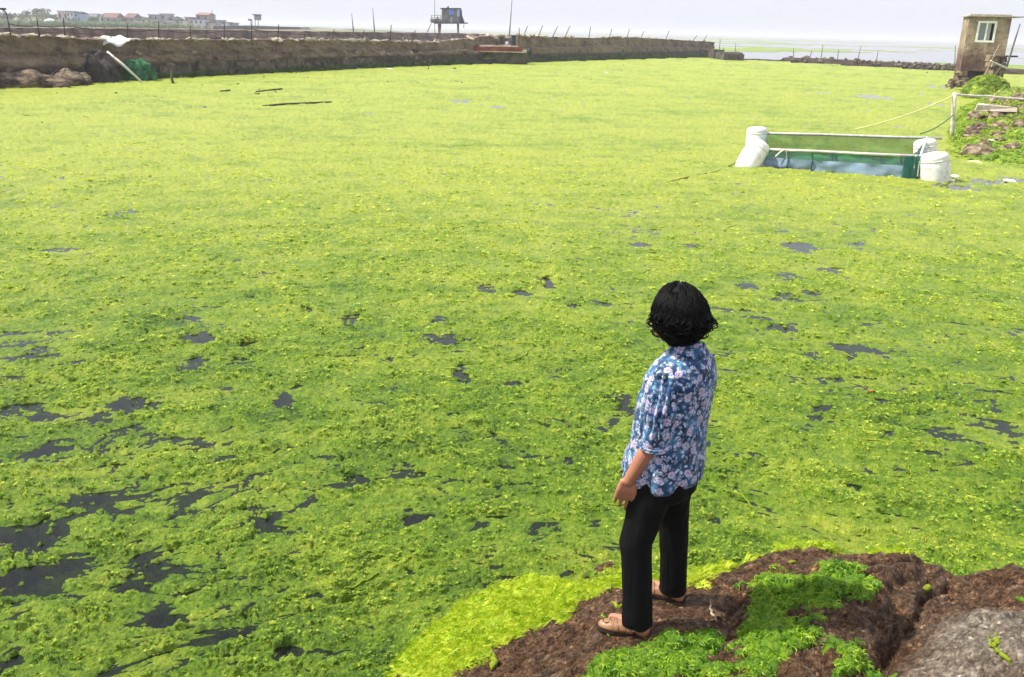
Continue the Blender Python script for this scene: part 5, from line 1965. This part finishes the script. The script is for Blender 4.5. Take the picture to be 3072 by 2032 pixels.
yel = plain('yellow rope', (.62, .62, .28), .7)
gre = plain('green rope', (.05, .16, .09), .7)
wh = plain('white rope', (.72, .70, .60), .7)
top = aty(2863, 286, SKY_)
rope('rope', [top, at(2566, 388, .25)], .022, yel, 'yellow rope slanting from the stake down to the algae left of it', .12)
rope('rope', [aty(2860, 345, SKY_), at(2760, 402, .45)], .020, gre, 'green rope from the middle of the stake to the fish cage', .10)
rope('rope', [aty(2868, 284, SKY_ + .1), aty(2960, 289, SKY_ + 2), aty(3090, 299, SKY_ + 3)], .045, palebam, 'pale bamboo rail running right from the top of the stake', .02)
rope('rope', [at(2212, 486, .05), at(2150, 515, .02), at(2060, 532, .03), at(2000, 548, .02)], .018, rough_mat('weedy rope', [(.4, (.12, .11, .03)), (.6, (.3, .3, .08))], 9), 'weedy mooring rope trailing left from the leaning float', 0)

# ================================================================== fish cage
foam = rough_mat('white foam float', [(.34, (.50, .46, .38)), (.44, (.78, .76, .72)), (.7, (.88, .87, .84))], 5, .7, .35, .02)
cage = thing('fish_cage', tuple((CAGE[0] + CAGE[1] + CAGE[2] + CAGE[3]) / 4), 'floating fish cage of blue green net hung between four white foam floats', 'fish cage')


def foam_float(base, axis, L, r, seed):
    """Chubby foam drum: bulging side, rolled shoulder, pressed-in rope groove and domed end."""
    axis = Vector(axis).normalized()
    a = axis.orthogonal().normalized()
    b_ = axis.cross(a)
    prof = [(-.35, .92), (-.05, .97), (.0, .98), (.25, 1.02), (.5, 1.02), (.66, 1.0), (.70, .93), (.74, .98), (.84, .99), (.92, .93), (.97, .78), (1.0, .50), (1.01, .15)]
    rr = random.Random(seed)
    rings = []
    for t, k in prof:
        R = []
        for i in range(20):
            w = 2 * math.pi * i / 20
            dent = 1 + .035 * float(fbm(np.array([w * 1.2 + seed]), np.array([t * 3.0]), 3, 620 + seed)[0])
            R.append(Vector(base) + axis * (t * L) + (a * math.cos(w) + b_ * math.sin(w)) * r * k * dent)
        rings.append(R)
    f = MB().loft(rings).build('float', foam, cage, True)
    g = [Vector(base) + axis * (.705 * L) + (a * math.cos(w) + b_ * math.sin(w)) * r * .985 for w in np.linspace(0, 2 * math.pi, 24)]
    lash = MB().tube(g, .016, 5).build('lashing', wh, None)
    lash.parent = f
    lash.matrix_parent_inverse = Matrix.Translation(-Vector(cage.location))
    return f


def float_from(px0, py0, px1, py1, rpx, y_off, seed):
    """Float whose water line centre and top centre are seen at the given positions."""
    b0 = at(px0, py0, 0)
    t0 = aty(px1, py1, b0[1] + y_off)
    D = float(np.linalg.norm(b0 - EYE))
    return foam_float(b0, t0 - b0, float(np.linalg.norm(t0 - b0)), rpx / FPX * D, seed)


float_from(2240, 500, 2283, 428, 33, .25, 1)
float_from(2805, 542, 2802, 458, 37, .05, 2)
float_from(2778, 492, 2774, 418, 29, .05, 3)
float_from(2268, 452, 2272, 381, 29, .05, 4)
poleM = rough_mat('grey galvanised pole', [(.4, (.42, .40, .36)), (.6, (.62, .60, .55))], 5, .5)
yF0, yF1 = float(at(2262, 498)[1]), float(at(2800, 540)[1])
yB0, yB1 = float(at(2290, 452)[1]), float(at(2790, 482)[1])
fp0, fp1 = Vector(aty(2299, 449, yF0)), Vector(aty(2772, 470, yF1))
bp0, bp1 = Vector(aty(2284, 400, yB0)), Vector(aty(2826, 416, yB1))
for a, c in ((fp0, fp1), (bp0, bp1)):
    MB().tube([a, a.lerp(c, .33) + Vector((0, 0, .01)), a.lerp(c, .66), c], .038, 8).build('pole', poleM, cage, True)


def net_mat(name, c, alpha, cell=30.0):
    """Fine mesh: knotted threads with open holes between."""
    m, nt, b = new_mat(name)
    v = _coords(nt, 'Object')
    n = _noise(nt, v, 2.5, 5, .6)
    nt.links.new(_ramp(nt, n, [(.35, tuple(x * .85 for x in c)), (.65, tuple(min(1, x * 1.12) for x in c))]), b.inputs['Base Color'])
    b.inputs['Roughness'].default_value = .7
    tr = nt.nodes.new('ShaderNodeBsdfTransparent')
    mx = nt.nodes.new('ShaderNodeMixShader')
    f = _math(nt, 'ADD', alpha, _math(nt, 'MULTIPLY', _math(nt, 'SUBTRACT', n, .5), .5))
    cl = nt.nodes.new('ShaderNodeClamp')
    nt.links.new(f, cl.inputs[0])
    nt.links.new(cl.outputs[0], mx.inputs[0])
    nt.links.new(tr.outputs[0], mx.inputs[1])
    nt.links.new(b.outputs[0], mx.inputs[2])
    nt.links.new(mx.outputs[0], nt.nodes['Material Output'].inputs['Surface'])
    return m


def net(name, top0, top1, z0, z1, m, sag0, wav, seed, nx=40, nz=8, out=Vector((0, 0, 0))):
    """Hanging net between two points of a pole; z0/z1 are fractions of the drop to the water."""
    V, F_ = [], []
    for i in range(nx + 1):
        u = i / nx
        t = top0.lerp(top1, u)
        sc = sag0 * abs(math.sin(u * math.pi * 5 + seed))
        for j in range(nz + 1):
            f = z0 + (z1 - z0) * j / nz
            z = t.z * (1 - f) - .10 * f - sc * (1 if j in (0,) and z0 == 0 else .6 * (j / nz))
            w = wav * float(fbm(np.array([u * 9 + seed]), np.array([f * 2.0]), 3, 640 + seed)[0])
            V.append(Vector((t.x, t.y + w, z)) + out * f)
    for i in range(nx):
        for j in range(nz):
            a = i * (nz + 1) + j
            F_.append((a, a + 1, a + nz + 2, a + nz + 1))
    return MB().add(V, F_).build(name, m, cage, True)


greenN = net_mat('green net', (.030, .250, .070), .62)
tealN = net_mat('teal net', (.014, .150, .120), .90)
reflN = net_mat('blue grey sky reflection', (.200, .285, .380), 1.15)
net('back_net', bp0, bp1.lerp(bp0, .07), 0.0, 1.0, greenN, .02, .12, 1)
net('front_net', fp0, fp1, .02, .34, greenN, .05, .08, 2)
net('reflection_sheet', fp0 + Vector((-.02, -.03, -.1)), fp1 + Vector((-.45, -.03, -.1)), .24, 1.05, reflN, .01, .10, 3)  # added sheet; its blue-grey colour stands in for sky reflected in the cage water
net('side_net', fp1 + Vector((-.30, .02, 0)), bp1.lerp(bp0, .07), 0, 1.05, tealN, .02, .10, 4, 20)
net('side_net', fp0 + Vector((.08, .02, 0)), bp0 + Vector((.25, 0, 0)), 0, 1.05, greenN, .02, .10, 5, 20)
net('corner_net', fp1 + Vector((-.50, -.05, 0)), fp1 + Vector((-.06, -.05, .02)), 0, 1.05, tealN, .01, .10, 6, 12)
cord = plain('dark green cord', (.012, .07, .06), .7)
for u in (.14, .30, .43, .455, .74, .86):
    t = fp0.lerp(fp1, u)
    MB().tube([t, Vector((t.x + .02, t.y - .14, t.z * .5)), Vector((t.x + .01, t.y - .12, -.1))], .018, 5).build('net_cord', cord, cage)
for u, L in ((.945, 1.0), (.97, .85)):
    t = fp0.lerp(fp1, u)
    MB().tube([t + Vector((0, -.06, .05)), Vector((t.x - .02, t.y - .12, t.z * (1 - L * .5))), Vector((t.x, t.y - .1, t.z * (1 - L)))], .02, 5).build('tie_rope', wh, cage)
t = fp0.lerp(fp1, .12)
MB().tube([t + Vector((-.22, -.05, -.16)), t + Vector((-.10, -.06, -.03)), t + Vector((0, -.05, .03)), t + Vector((.06, -.06, -.05)), t + Vector((.07, -.06, -.25))], .018, 5).build('tie_rope', wh, cage)
MB().tube([fp1 + Vector((-.1, -.05, .02)), fp1 + Vector((.05, .3, .05)), bp1.lerp(bp0, .08) + Vector((0, 0, .02))], .028, 6).build('corner_rope', plain('pale blue rope', (.50, .66, .72), .7), cage)
# ================================================================== left shore: boulders, cloth, net, pole
bould = rough_mat('brown boulder', [(.40, (.020, .013, .009)), (.50, (.105, .075, .050)), (.60, (.230, .175, .120))], 1.6, .9, .9, .1, 4, dist=.3, stretch=(1, 1, 2.5))
darkb = rough_mat('dark boulder', [(.38, (.012, .010, .009)), (.52, (.045, .036, .030)), (.68, (.130, .105, .085))], 1.5, .9, .9, .1, 4)
for px, py, wpx_, hpx, m_, lab, sd in ((70, 262, 190, 50, bould, 'broad low brown boulder at the far left foot of the wall', 1), (195, 256, 130, 42, bould, 'brown boulder sloping into the algae left of the dark rock', 2), (298, 247, 95, 84, darkb, 'dark upright rock under the leaning white pole', 3),
                                       (235, 248, 80, 80, darkb, 'dark rock shelf between the boulders and the wall', 4), (130, 240, 220, 76, bould, 'brown ledge of rock above the low boulders', 5), (10, 246, 170, 70, bould, 'brown rock ledge at the left picture edge', 7)):
    c = at(px, py)
    D = float(c[1])
    w, hh = wpx_ / FPX * D, hpx / FPX * D
    back = 1.0 if lab.startswith(('brown ledge', 'brown rock', 'dark rock')) else .2
    tag(MB().blob((c[0] - .4 * back, c[1] + back, -.05), (w * .62, 1.1, hh), 26, 16, .30, sd + 40, 1.7).build('boulder', m_, None, True), lab, 'boulder', None)

b_, n_, t_, l_ = wall_at(345)
cl = MB()
V, F_ = [], []
na, nb = 22, 12
for i in range(na + 1):
    for j in range(nb + 1):
        u, v = i / na, j / nb
        q = aty(281 + 106 * u, 116, b_[1] + .55 - .35 * min(1, max(0, v - .45) * 3))
        top = .05 * math.sin(math.pi * u) + .14 * math.exp(-((u - .72) / .12) ** 2) + .10 * math.exp(-((u - .30) / .15) ** 2)
        drop = max(0, v - .38) * (.62 + .22 * math.sin(u * 11)) * (.55 + .45 * math.sin(math.pi * min(1, u * 1.1)))
        z = t_ + .06 + top * math.sin(math.pi * min(1, v * 1.3)) - drop + .04 * float(fbm(np.array([u * 7]), np.array([v * 5]), 3, 650)[0])
        V.append((q[0] + .02, q[1] + .4 * (1 - min(1, v / .4)), z))
for i in range(na):
    for j in range(nb):
        a = i * (nb + 1) + j
        F_.append((a, a + nb + 1, a + nb + 2, a + 1))
tag(cl.add(V, F_).build('white_sheet', plain('white plastic sheet', (.78, .77, .80), .5, .05), None, True), 'crumpled white plastic sheet thrown over the top of the left wall', 'sheet')
c1 = at(432, 247)
c0 = aty(321, 156, float(wall_at(316)[0][1]) + .1)
tag(MB().tube([c0, Vector(c0).lerp(Vector(c1), .45) + Vector((0, -.05, .02)), c1 + np.array([0, 0, -.1])], [.075, .085, .05], 8).build('white_pole', plain('white pole', (.66, .63, .55), .6), None, True), 'pale pole slanting from the left wall down into the algae', 'pole')
mid = Vector(c0).lerp(Vector(c1), .40)
nc = at(408, 243)
tag(MB().blob((nc[0], nc[1] + .5, .1), (.95, .6, 1.05), 20, 12, .30, 71, 2.0).build('net_heap', rough_mat('heaped green net', [(.38, (.008, .045, .018)), (.5, (.022, .120, .045)), (.64, (.050, .230, .085))], 3.5, .85, .9, .08, 9), None, True), 'rounded heap of dark green netting under the pale pole', 'net')
tag(MB().tube([aty(516, 212, ypx(519, 250)), aty(514, 232, ypx(519, 250)), at(520, 253)], [.06, .085, .07], 7).build('mooring_stub', rough_mat('mossy stub', [(.4, (.02, .03, .012)), (.6, (.07, .11, .03))], 4), None, True), 'short mossy stick standing in the algae near the left wall', 'stick')
dk = rough_mat('dark drift wood', [(.4, (.035, .030, .016)), (.6, (.10, .09, .05))], 6, .8)
for P, lab in (([(788, 318), (850, 313), (920, 310), (994, 306)], 'long thin stick floating on the algae near the left wall'), ([(768, 275), (810, 271), (846, 267)], 'dark stick floating on the algae, upper of two'), ([(662, 274), (690, 271)], 'short dark stick floating left of the upper stick')):
    tag(MB().tube([at(px, py, .05) for px, py in P], [.03, .05, .045, .03][:len(P)] if len(P) > 2 else .04, 6).build('driftwood', dk), lab, 'driftwood')

# scraps of foam and litter on the weed
foam2 = plain('foam scrap', (.78, .76, .70), .7, .06)
for px, py, w, lab, m_ in ((2866, 527, .26, 'white foam scrap right of the nearest float', foam2), (3030, 541, .28, 'white foam scrap on the dark water at the right edge', foam2), (2912, 464, .20, 'small white scrap on the weed below the stone bank', foam2), (2925, 486, .34, 'yellowish foam lump at the foot of the stone bank', plain('old foam', (.62, .52, .28), .7)),
                           (2972, 437, .22, 'white scrap lying high on the stone bank', foam2), (2932, 447, .14, 'smallest white scrap on the stone bank', foam2), (540, 231, .35, 'white float scrap beside the mossy stick', foam2), (1168, 206, .4, 'tiny white scrap below the middle of the wall', foam2), (1820, 218, .4, 'tiny white scrap far out on the algae', foam2),
                           (2612, 1172, .045, 'tiny red scrap on the algae right of the woman', plain('red scrap', (.55, .06, .05), .6)), (2790, 1600, .0, '', foam2)):
    if w <= 0:
        continue
    z = .05
    c = at(px, py, .05)
    if px > 2900 and py < 500:
        bz_, _ = bank_z(np.array([c[0]]), np.array([c[1]]))
        z = max(.05, float(bz_[0]) + .05)
    w *= .62
    mb = MB().blob((c[0], c[1], z - w * .12), (w, w * .6, w * .26), 9, 6, .28, int(px) % 90, 1.5, Matrix.Rotation(px * .37 % 3, 3, 'Z'))
    tag(mb.build('scrap', m_), lab, 'scrap', 'scraps of white foam' if m_ is foam2 else None)

# ================================================================== far shore: land, village, trees
landm = rough_mat('pale shore land', [(.36, (.07, .10, .035)), (.5, (.14, .16, .07)), (.64, (.28, .25, .16))], .05, .95, 0)
LY0, LY1 = 300.0, 470.0
V, F_ = [], []
nx, ny = 60, 10
x0l, x1l = float(aty(-500, 70, 340)[0]), float(aty(900, 80, 340)[0])
for i in range(nx + 1):
    for j in range(ny + 1):
        u, v = i / nx, j / ny
        x, y = x0l + (x1l - x0l) * u, LY0 + (LY1 - LY0) * v
        rise = (1 - u) ** 1.0
        z = -1.0 + 1.9 * sstep(0, .12, v) + v * (.9 + 3.5 * sstep(.36, .12, u) * sstep(0, .9, v)) * sstep(1.0, .72, u) + .5 * float(fbm(np.array([u * 14]), np.array([v * 4]), 3, 700)[0]) * sstep(.1, .4, v)
        V.append((x + v * 30, y + 20 * u, z))
for i in range(nx):
    for j in range(ny):
        a = i * (ny + 1) + j
        F_.append((a, a + ny + 1, a + ny + 2, a + 1))
tag(MB().add(V, F_).build('shore_land', landm, None, True), kind='structure')

reed_m = algae_mat('shore reeds', (.05, .10, .03), (.12, .19, .06), (.22, .28, .11), trend=False, inst=True, translucent=.2)
reed_t = [tuft_mesh('reed_tuft', reed_m, 800 + i, 16, 1.3, .12, 1.6) for i in range(3)]
pts, scl = [], []
for k in range(1500):
    px, py = RNG.uniform(-40, 640), RNG.uniform(69, 80)
    q = aty(px, py, RNG.uniform(296, 322))
    if RNG.uniform() < sstep(640, 380, px):
        pts.append((q[0], q[1], max(.4, min(1.4, q[2]))))
        scl.append(RNG.uniform(.6, 1.1))
scatter('shore_reeds', np.array(pts), np.array(scl), reed_t, 'band of green reeds along the village shore')

wall_c = {'white': (.62, .62, .64), 'grey': (.34, .34, .35), 'pink': (.52, .42, .42), 'brown': (.36, .27, .22), 'cream': (.56, .50, .42), 'blue': (.40, .48, .60)}
roof_c = {'red': (.21, .125, .105), 'orange': (.29, .175, .125), 'grey': (.17, .17, .19), 'dark': (.07, .075, .09), 'white': (.62, .62, .62), 'blue': (.22, .28, .40)}
WM = {k: rough_mat(k + ' house wall', [(.35, tuple(x * .85 for x in v)), (.65, v)], .4, .9, 0) for k, v in wall_c.items()}
RM = {k: rough_mat(k + ' roof', [(.35, tuple(x * .75 for x in v)), (.65, v)], .5, .9, 0) for k, v in roof_c.items()}
winm = plain('dark window glass', (.03, .035, .045), .2)


def house(px0, px1, pyb, pyw, pyr, y, wc, rc, label, hip=.12, depth=8.0, gable=0.0, nwin=2, cat='house'):
    a, c = aty(px0, pyb, y), aty(px1, pyb, y)
    zb = float(a[2])
    zw, zr = float(aty((px0 + px1) / 2, pyw, y)[2]), float(aty((px0 + px1) / 2, pyr, y)[2])
    h = thing('house', ((a[0] + c[0]) / 2, y + depth / 2, zb), label, cat, 'houses of the far village')
    w = c[0] - a[0]
    MB().box(((a[0] + c[0]) / 2, y + depth / 2, (zb + zw) / 2 - .5), (w, depth, zw - zb + 1.0)).build('wall', WM[wc], h)
    x0, x1 = a[0] - .25, c[0] + .25
    if zr - zw > .35:
        ins = w * hip
        P = [(x0, y - .3, zw), (x1, y - .3, zw), (x1, y + depth + .3, zw), (x0, y + depth + .3, zw), (x0 + ins, y + depth / 2, zr), (x1 - ins, y + depth / 2, zr)]
        MB().add(P, [(0, 1, 5, 4), (2, 3, 4, 5), (1, 2, 5), (3, 0, 4), (3, 2, 1, 0)]).build('roof', RM[rc], h)
    else:
        MB().box(((x0 + x1) / 2, y + depth / 2, zw + .15), (x1 - x0, depth + .5, .30)).build('roof', RM[rc], h)
    for k in range(nwin):
        cx = a[0] + w * (k + .5 + .12 * ((k * 7) % 3 - 1)) / nwin
        hh = (zw - zb)
        MB().box((cx, y - .03, zb + hh * .55), (w * .34 / nwin, .08, hh * .42)).build('window', winm, h)
    return h


house(176, 206, 66, 35, 34, 352, 'pink', 'white', 'pale pinkish flat roofed block at the left of the village', nwin=2)
house(201, 222, 53, 37, 35, 345, 'white', 'grey', 'white upper storey standing on open posts', nwin=2)
house(221, 238, 53, 41, 36, 346, 'blue', 'dark', 'blue grey house with a dark roof beside the open posts', nwin=1)
house(258, 287, 64, 51, 40, 358, 'grey', 'grey', 'grey house with a grey hipped roof near the trees')
hh = house(302, 350, 68, 53, 39, 345, 'grey', 'red', 'long house with a brown red roof and a white gable', .04, nwin=3)
a, c = aty(296, 68, 344.6), aty(303, 68, 344.6)
z0_, z1_ = float(a[2]), float(aty(299, 42, 344.6)[2])
MB().add([(a[0], 344.6, z0_), (c[0], 344.6, z0_), (c[0], 344.6, z1_), (a[0], 348, z1_ - 1), (a[0], 352, z0_), (c[0], 352, z0_), (c[0], 352, z1_), (a[0], 350, z1_ - 1)], [(0, 1, 2, 3), (7, 6, 5, 4), (0, 3, 7, 4), (1, 5, 6, 2), (3, 2, 6, 7), (0, 4, 5, 1)]).build('gable', WM['white'], hh)
house(374, 402, 67, 53, 40, 350, 'grey', 'red', 'smaller red roofed house right of the long one', .04)
house(426, 456, 70, 58, 55, 340, 'cream', 'grey', 'low pale sheds in front of the grey block')
house(447, 475, 62, 46, 43, 356, 'grey', 'blue', 'grey block with a bluish flat roof')
house(481, 501, 62, 43, 41, 360, 'pink', 'white', 'narrow pink house in the middle of the village', nwin=1)
house(508, 523, 64, 53, 49, 362, 'grey', 'grey', 'smallest grey hut right of the pink house', nwin=1)
house(589, 627, 64, 45, 38, 355, 'brown', 'orange', 'tall brown house with an orange roof at the right of the village', .06, nwin=2)
house(572, 607, 76, 59, 57, 338, 'white', 'blue', 'white bungalow with blue shutters below the orange roof', nwin=3)
house(555, 570, 66, 54, 52, 350, 'brown', 'red', 'little brown annex left of the orange roof', nwin=1)
house(640, 658, 70, 63, 61, 352, 'grey', 'grey', 'last low grey hut at the right end of the village', nwin=1)
house(32, 48, 70, 67, 61, 335, 'cream', 'orange', 'low hut with an orange roof at the far left', .1, nwin=1)
house(55, 105, 72, 66, 65, 338, 'cream', 'white', 'long pale low wall like shed at the left', nwin=3)
house(405, 424, 66, 57, 55, 358, 'white', 'white', 'pale hut between the red roof and the grey block', nwin=1)
for px0, px1, pyb, pyw, pyr, y, wc, rc, lab in ((336, 360, 72, 64, 61, 338, 'cream', 'grey', 'low pale shed in front of the long red brown roof'), (405, 416, 72, 66, 64, 342, 'white', 'white', 'tiny white hut below the smaller red roof'),
        (462, 480, 73, 67, 65, 340, 'white', 'grey', 'tiny pale shed below the grey block'), (492, 508, 72, 66, 64, 344, 'cream', 'white', 'tiny cream shed below the pink house'), (524, 540, 70, 62, 60, 352, 'pink', 'grey', 'faint pinkish shed right of the smallest grey hut'),
        (538, 556, 72, 66, 64, 346, 'white', 'white', 'faint white shed before the little brown annex'), (612, 632, 76, 69, 67, 342, 'cream', 'grey', 'low cream shed right of the white bungalow'), (662, 684, 74, 69, 67, 348, 'white', 'grey', 'long faint white shed near the end of the village'),
        (688, 704, 76, 71, 69, 350, 'grey', 'grey', 'last faint grey shed before the far spit'), (110, 130, 72, 65, 63, 342, 'pink', 'orange', 'low pinkish shed left of the white tent'), (2, 26, 70, 64, 62, 338, 'cream', 'grey', 'low pale shed at the left picture edge')):
    house(px0, px1, pyb, pyw, pyr, y, wc, rc, lab, .1, 5.0, nwin=1)
# open posts under the white upper storey
op = thing('post_frame', tuple(aty(215, 80, 344)), 'open dark post frame under the white upper storey', 'frame')
for px in (190, 205, 220, 237):
    stick('post', px, 53, px, 82, 344, .22, .22, darkm, None, parent=op)
for py in (60, 70):
    MB().tube([aty(190, py, 344), aty(237, py, 344)], .14, 5).build('beam', darkm, op)
# rounded blue and white tent
tt = aty(152, 77, 330)
MB_t = MB()
rings = []
for z, k in ((0, 1), (.8, .98), (1.5, .86), (2.0, .6), (2.25, .25)):
    rings.append([(tt[0] + 2.2 * k * math.cos(w), tt[1] + 1.8 * k * math.sin(w), tt[2] + z) for w in np.linspace(0, 2 * math.pi, 14, endpoint=False)])
te = thing('tent', tuple(tt), 'rounded white tent with blue sides in front of the village', 'tent')
MB_t.loft(rings).build('canvas', plain('white canvas', (.66, .68, .74), .7), te, True)
for u in (-.9, .7):
    MB().box((tt[0] + u, tt[1] - 1.72, tt[2] + .95), (.9, .2, .6)).build('blue_panel', plain('blue canvas', (.20, .25, .42), .7), te)


def leaf_mat(name, c):
    m, nt, b = new_mat(name)
    geo = nt.nodes.new('ShaderNodeNewGeometry')
    n = _noise(nt, geo.outputs['Position'], .9, 4, .7)
    nt.links.new(_ramp(nt, n, [(.35, tuple(x * .5 for x in c)), (.65, tuple(x * 1.4 for x in c))]), b.inputs['Base Color'])
    b.inputs['Roughness'].default_value = .8
    return m


LM = [leaf_mat('dark leaves', (.045, .075, .030)), leaf_mat('green leaves', (.085, .130, .045)), leaf_mat('pale leaves', (.150, .190, .080))]
bark = rough_mat('bark', [(.4, (.06, .045, .03)), (.6, (.12, .09, .07))], 3)


def tree(px, pyb, pyt, wpx_, y, kind, label):
    q, tp = aty(px, pyb, y), aty(px, pyt, y)
    H = float(tp[2] - q[2]) * 1.12
    W = wpx_ / FPX * y * 1.3 / 2
    t = thing('tree', tuple(q), label, 'tree', 'trees behind the village')
    tk = MB().tube([q + np.array([0, 0, -.6]), q + np.array([.1, 0, H * .3]), q + np.array([0, .1, H * .7])], [.22, .16, .06], 6)
    tk.tube([q + np.array([.1, 0, H * .3]), q + np.array([W * .5, .2, H * .65])], [.10, .04], 5)
    tk.tube([q + np.array([.05, 0, H * .35]), q + np.array([-W * .5, -.2, H * .6])], [.10, .04], 5)
    tk.build('trunk', bark, t)
    r = random.Random(int(px * 3 + pyb))
    lumps = [(r.uniform(-.6, .6) * W, r.uniform(-.5, .5) * W, H * r.uniform(.42, .86), r.uniform(.32, .55) * W) for _ in range(7)]
    mb = MB()
    for _ in range(420):
        lx, ly, lz, lr = r.choice(lumps)
        d = Vector((r.gauss(0, 1), r.gauss(0, 1), r.gauss(0, .8))).normalized() * lr * r.uniform(.55, 1.05)
        p = Vector(q) + Vector((lx, ly, lz)) + d
        s_ = r.uniform(.14, .30)
        a = Vector((r.gauss(0, 1), r.gauss(0, 1), r.gauss(0, 1))).normalized()
        b2 = a.orthogonal().normalized()
        mb.add([p + a * s_, p + b2 * s_ * .7, p - a * s_, p - b2 * s_ * .7], [(0, 1, 2, 3)])
    mb.build('crown', LM[kind], t)


for a in ((6, 66, 36, 34, 372, 0, 'dark broad tree at the left picture edge'), (36, 62, 41, 28, 376, 0, 'dark round tree right of the edge tree'), (66, 62, 46, 36, 380, 2, 'low pale bush between the left trees'), (92, 60, 39, 40, 384, 0, 'broad dark hillside tree left of the tallest'),
          (116, 58, 30, 20, 388, 1, 'tallest narrow tree on the hill'), (138, 58, 31, 24, 390, 1, 'round tree right of the tallest on the hill'), (128, 64, 44, 44, 372, 2, 'pale green bush below the tallest tree'), (160, 66, 46, 30, 370, 1, 'green bush left of the pinkish block'),
          (246, 66, 45, 26, 366, 1, 'green tree between the dark roof and the grey house'), (282, 70, 58, 30, 346, 1, 'low bush in front of the grey house'), (370, 72, 60, 14, 344, 0, 'small dark bush left of the smaller red roof'), (540, 72, 58, 22, 352, 1, 'small bush right of the smallest grey hut'), (420, 72, 60, 16, 350, 1, 'small bush before the low pale sheds')):
    tree(*a)

# far spit and lookout on stilts
spit = [aty(px, py, 300) for px, py in ((640, 89), (640, 79), (740, 77), (820, 80), (896, 82), (906, 89))]
n = len(spit)
tag(MB().add([tuple(p) for p in spit] + [(p[0], p[1] + 14, p[2]) for p in spit], [tuple(range(n - 1, -1, -1)), tuple(range(n, 2 * n))] + [(i, (i + 1) % n, (i + 1) % n + n, i + n) for i in range(n)]).build('far_spit', rough_mat('dark far bank', [(.4, (.06, .055, .05)), (.6, (.14, .125, .11))], .3, .95, 0)), kind='structure')
lk = thing('lookout_hut', tuple(aty(770, 82, 296)), 'small pale lookout hut on thin legs at the end of the village shore', 'hut')
y = 296
a, c = aty(763, 61, y), aty(778, 46, y)
MB().box(((a[0] + c[0]) / 2, y + 1, (a[2] + c[2]) / 2), (c[0] - a[0], 2, c[2] - a[2])).build('cabin', WM['grey'], lk)
a, c = aty(758, 46, y), aty(779, 43.5, y)
MB().box(((a[0] + c[0]) / 2, y + 1, (a[2] + c[2]) / 2), (c[0] - a[0], 2.6, c[2] - a[2])).build('roof', RM['dark'], lk)
for px in (766, 775):
    stick('leg', px, 61, px, 84, y + .5, .10, .09, greyst, None, parent=lk)
l2 = thing('lamp_mast', tuple(aty(752, 84, 296)), 'thin mast with a small lamp box left of the lookout hut', 'mast')
stick('pole', 752, 62, 752, 86, 296, .10, .08, greyst, None, parent=l2)
MB().box(tuple(aty(750, 60, 296)), (1.1, .5, .5)).build('lamp_box', RM['grey'], l2)
# street lamp at the left edge
yl = float(wall_at(25)[0][1]) + 1.4
slp = thing('street_lamp', tuple(aty(30, 101, yl)), 'dark lamp arm reaching in from the left picture edge above the fence', 'street lamp')
MB().tube([aty(21, 46, yl), aty(19, 39, yl), aty(12, 32, yl), aty(4, 28, yl)], .03, 6).build('arm', postm, slp)
MB().box(tuple(aty(2, 27, yl)), (.45, .2, .09)).build('lamp_head', postm, slp)
for px0, py0, px1, py1, lab in ((636, 30, 637, 66, 'thin utility pole right of the orange roof'),):
    stick('utility_pole', px0, py0, px1, py1, 350, .16, .10, greyst, lab, 'pole')

# ------------------------------------------------------------------ bands of weed out at sea
X, Y, F = polar_grid(1 / np.linspace(1 / 100., 1 / 3200., 330), np.radians(np.linspace(-14, 44, 420)))
px_b = fbm(X / 60, Y / 170 + np.log(Y) * 2.0, 4, 741, .55)
band = .20 * np.sin(np.log(Y) * 9.5 + 1.2 * fbm(X / 160, Y / 400, 2, 742)) + 1.0 * px_b + .35 * fbm(X / 9, Y / 24, 3, 743)
sdb = poly_sd(X, Y, BASIN)
side = Y * .012
keepv = (band > .10) & (sdb < -3)
Fk = F[keepv[F].all(1)]
us = np.unique(Fk)
rm_ = -np.ones(len(X), int)
rm_[us] = np.arange(len(us))
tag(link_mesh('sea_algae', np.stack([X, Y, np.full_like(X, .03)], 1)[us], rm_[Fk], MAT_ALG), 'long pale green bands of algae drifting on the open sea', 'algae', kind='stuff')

# ================================================================== sea haze
hm_, hnt, hb_ = new_mat('sea haze')
hnt.nodes.remove(hb_)
pv = hnt.nodes.new('ShaderNodeVolumePrincipled')
pv.inputs['Color'].default_value = (.93, .95, 1.0, 1)
pv.inputs['Density'].default_value = 0.0006
pv.inputs['Anisotropy'].default_value = 0.0
hnt.links.new(pv.outputs[0], hnt.nodes['Material Output'].inputs['Volume'])
hz_box = MB().box((0, 4480, 6.0), (10400, 9100, 16.0)).build('haze', hm_)
tag(hz_box, kind='stuff')
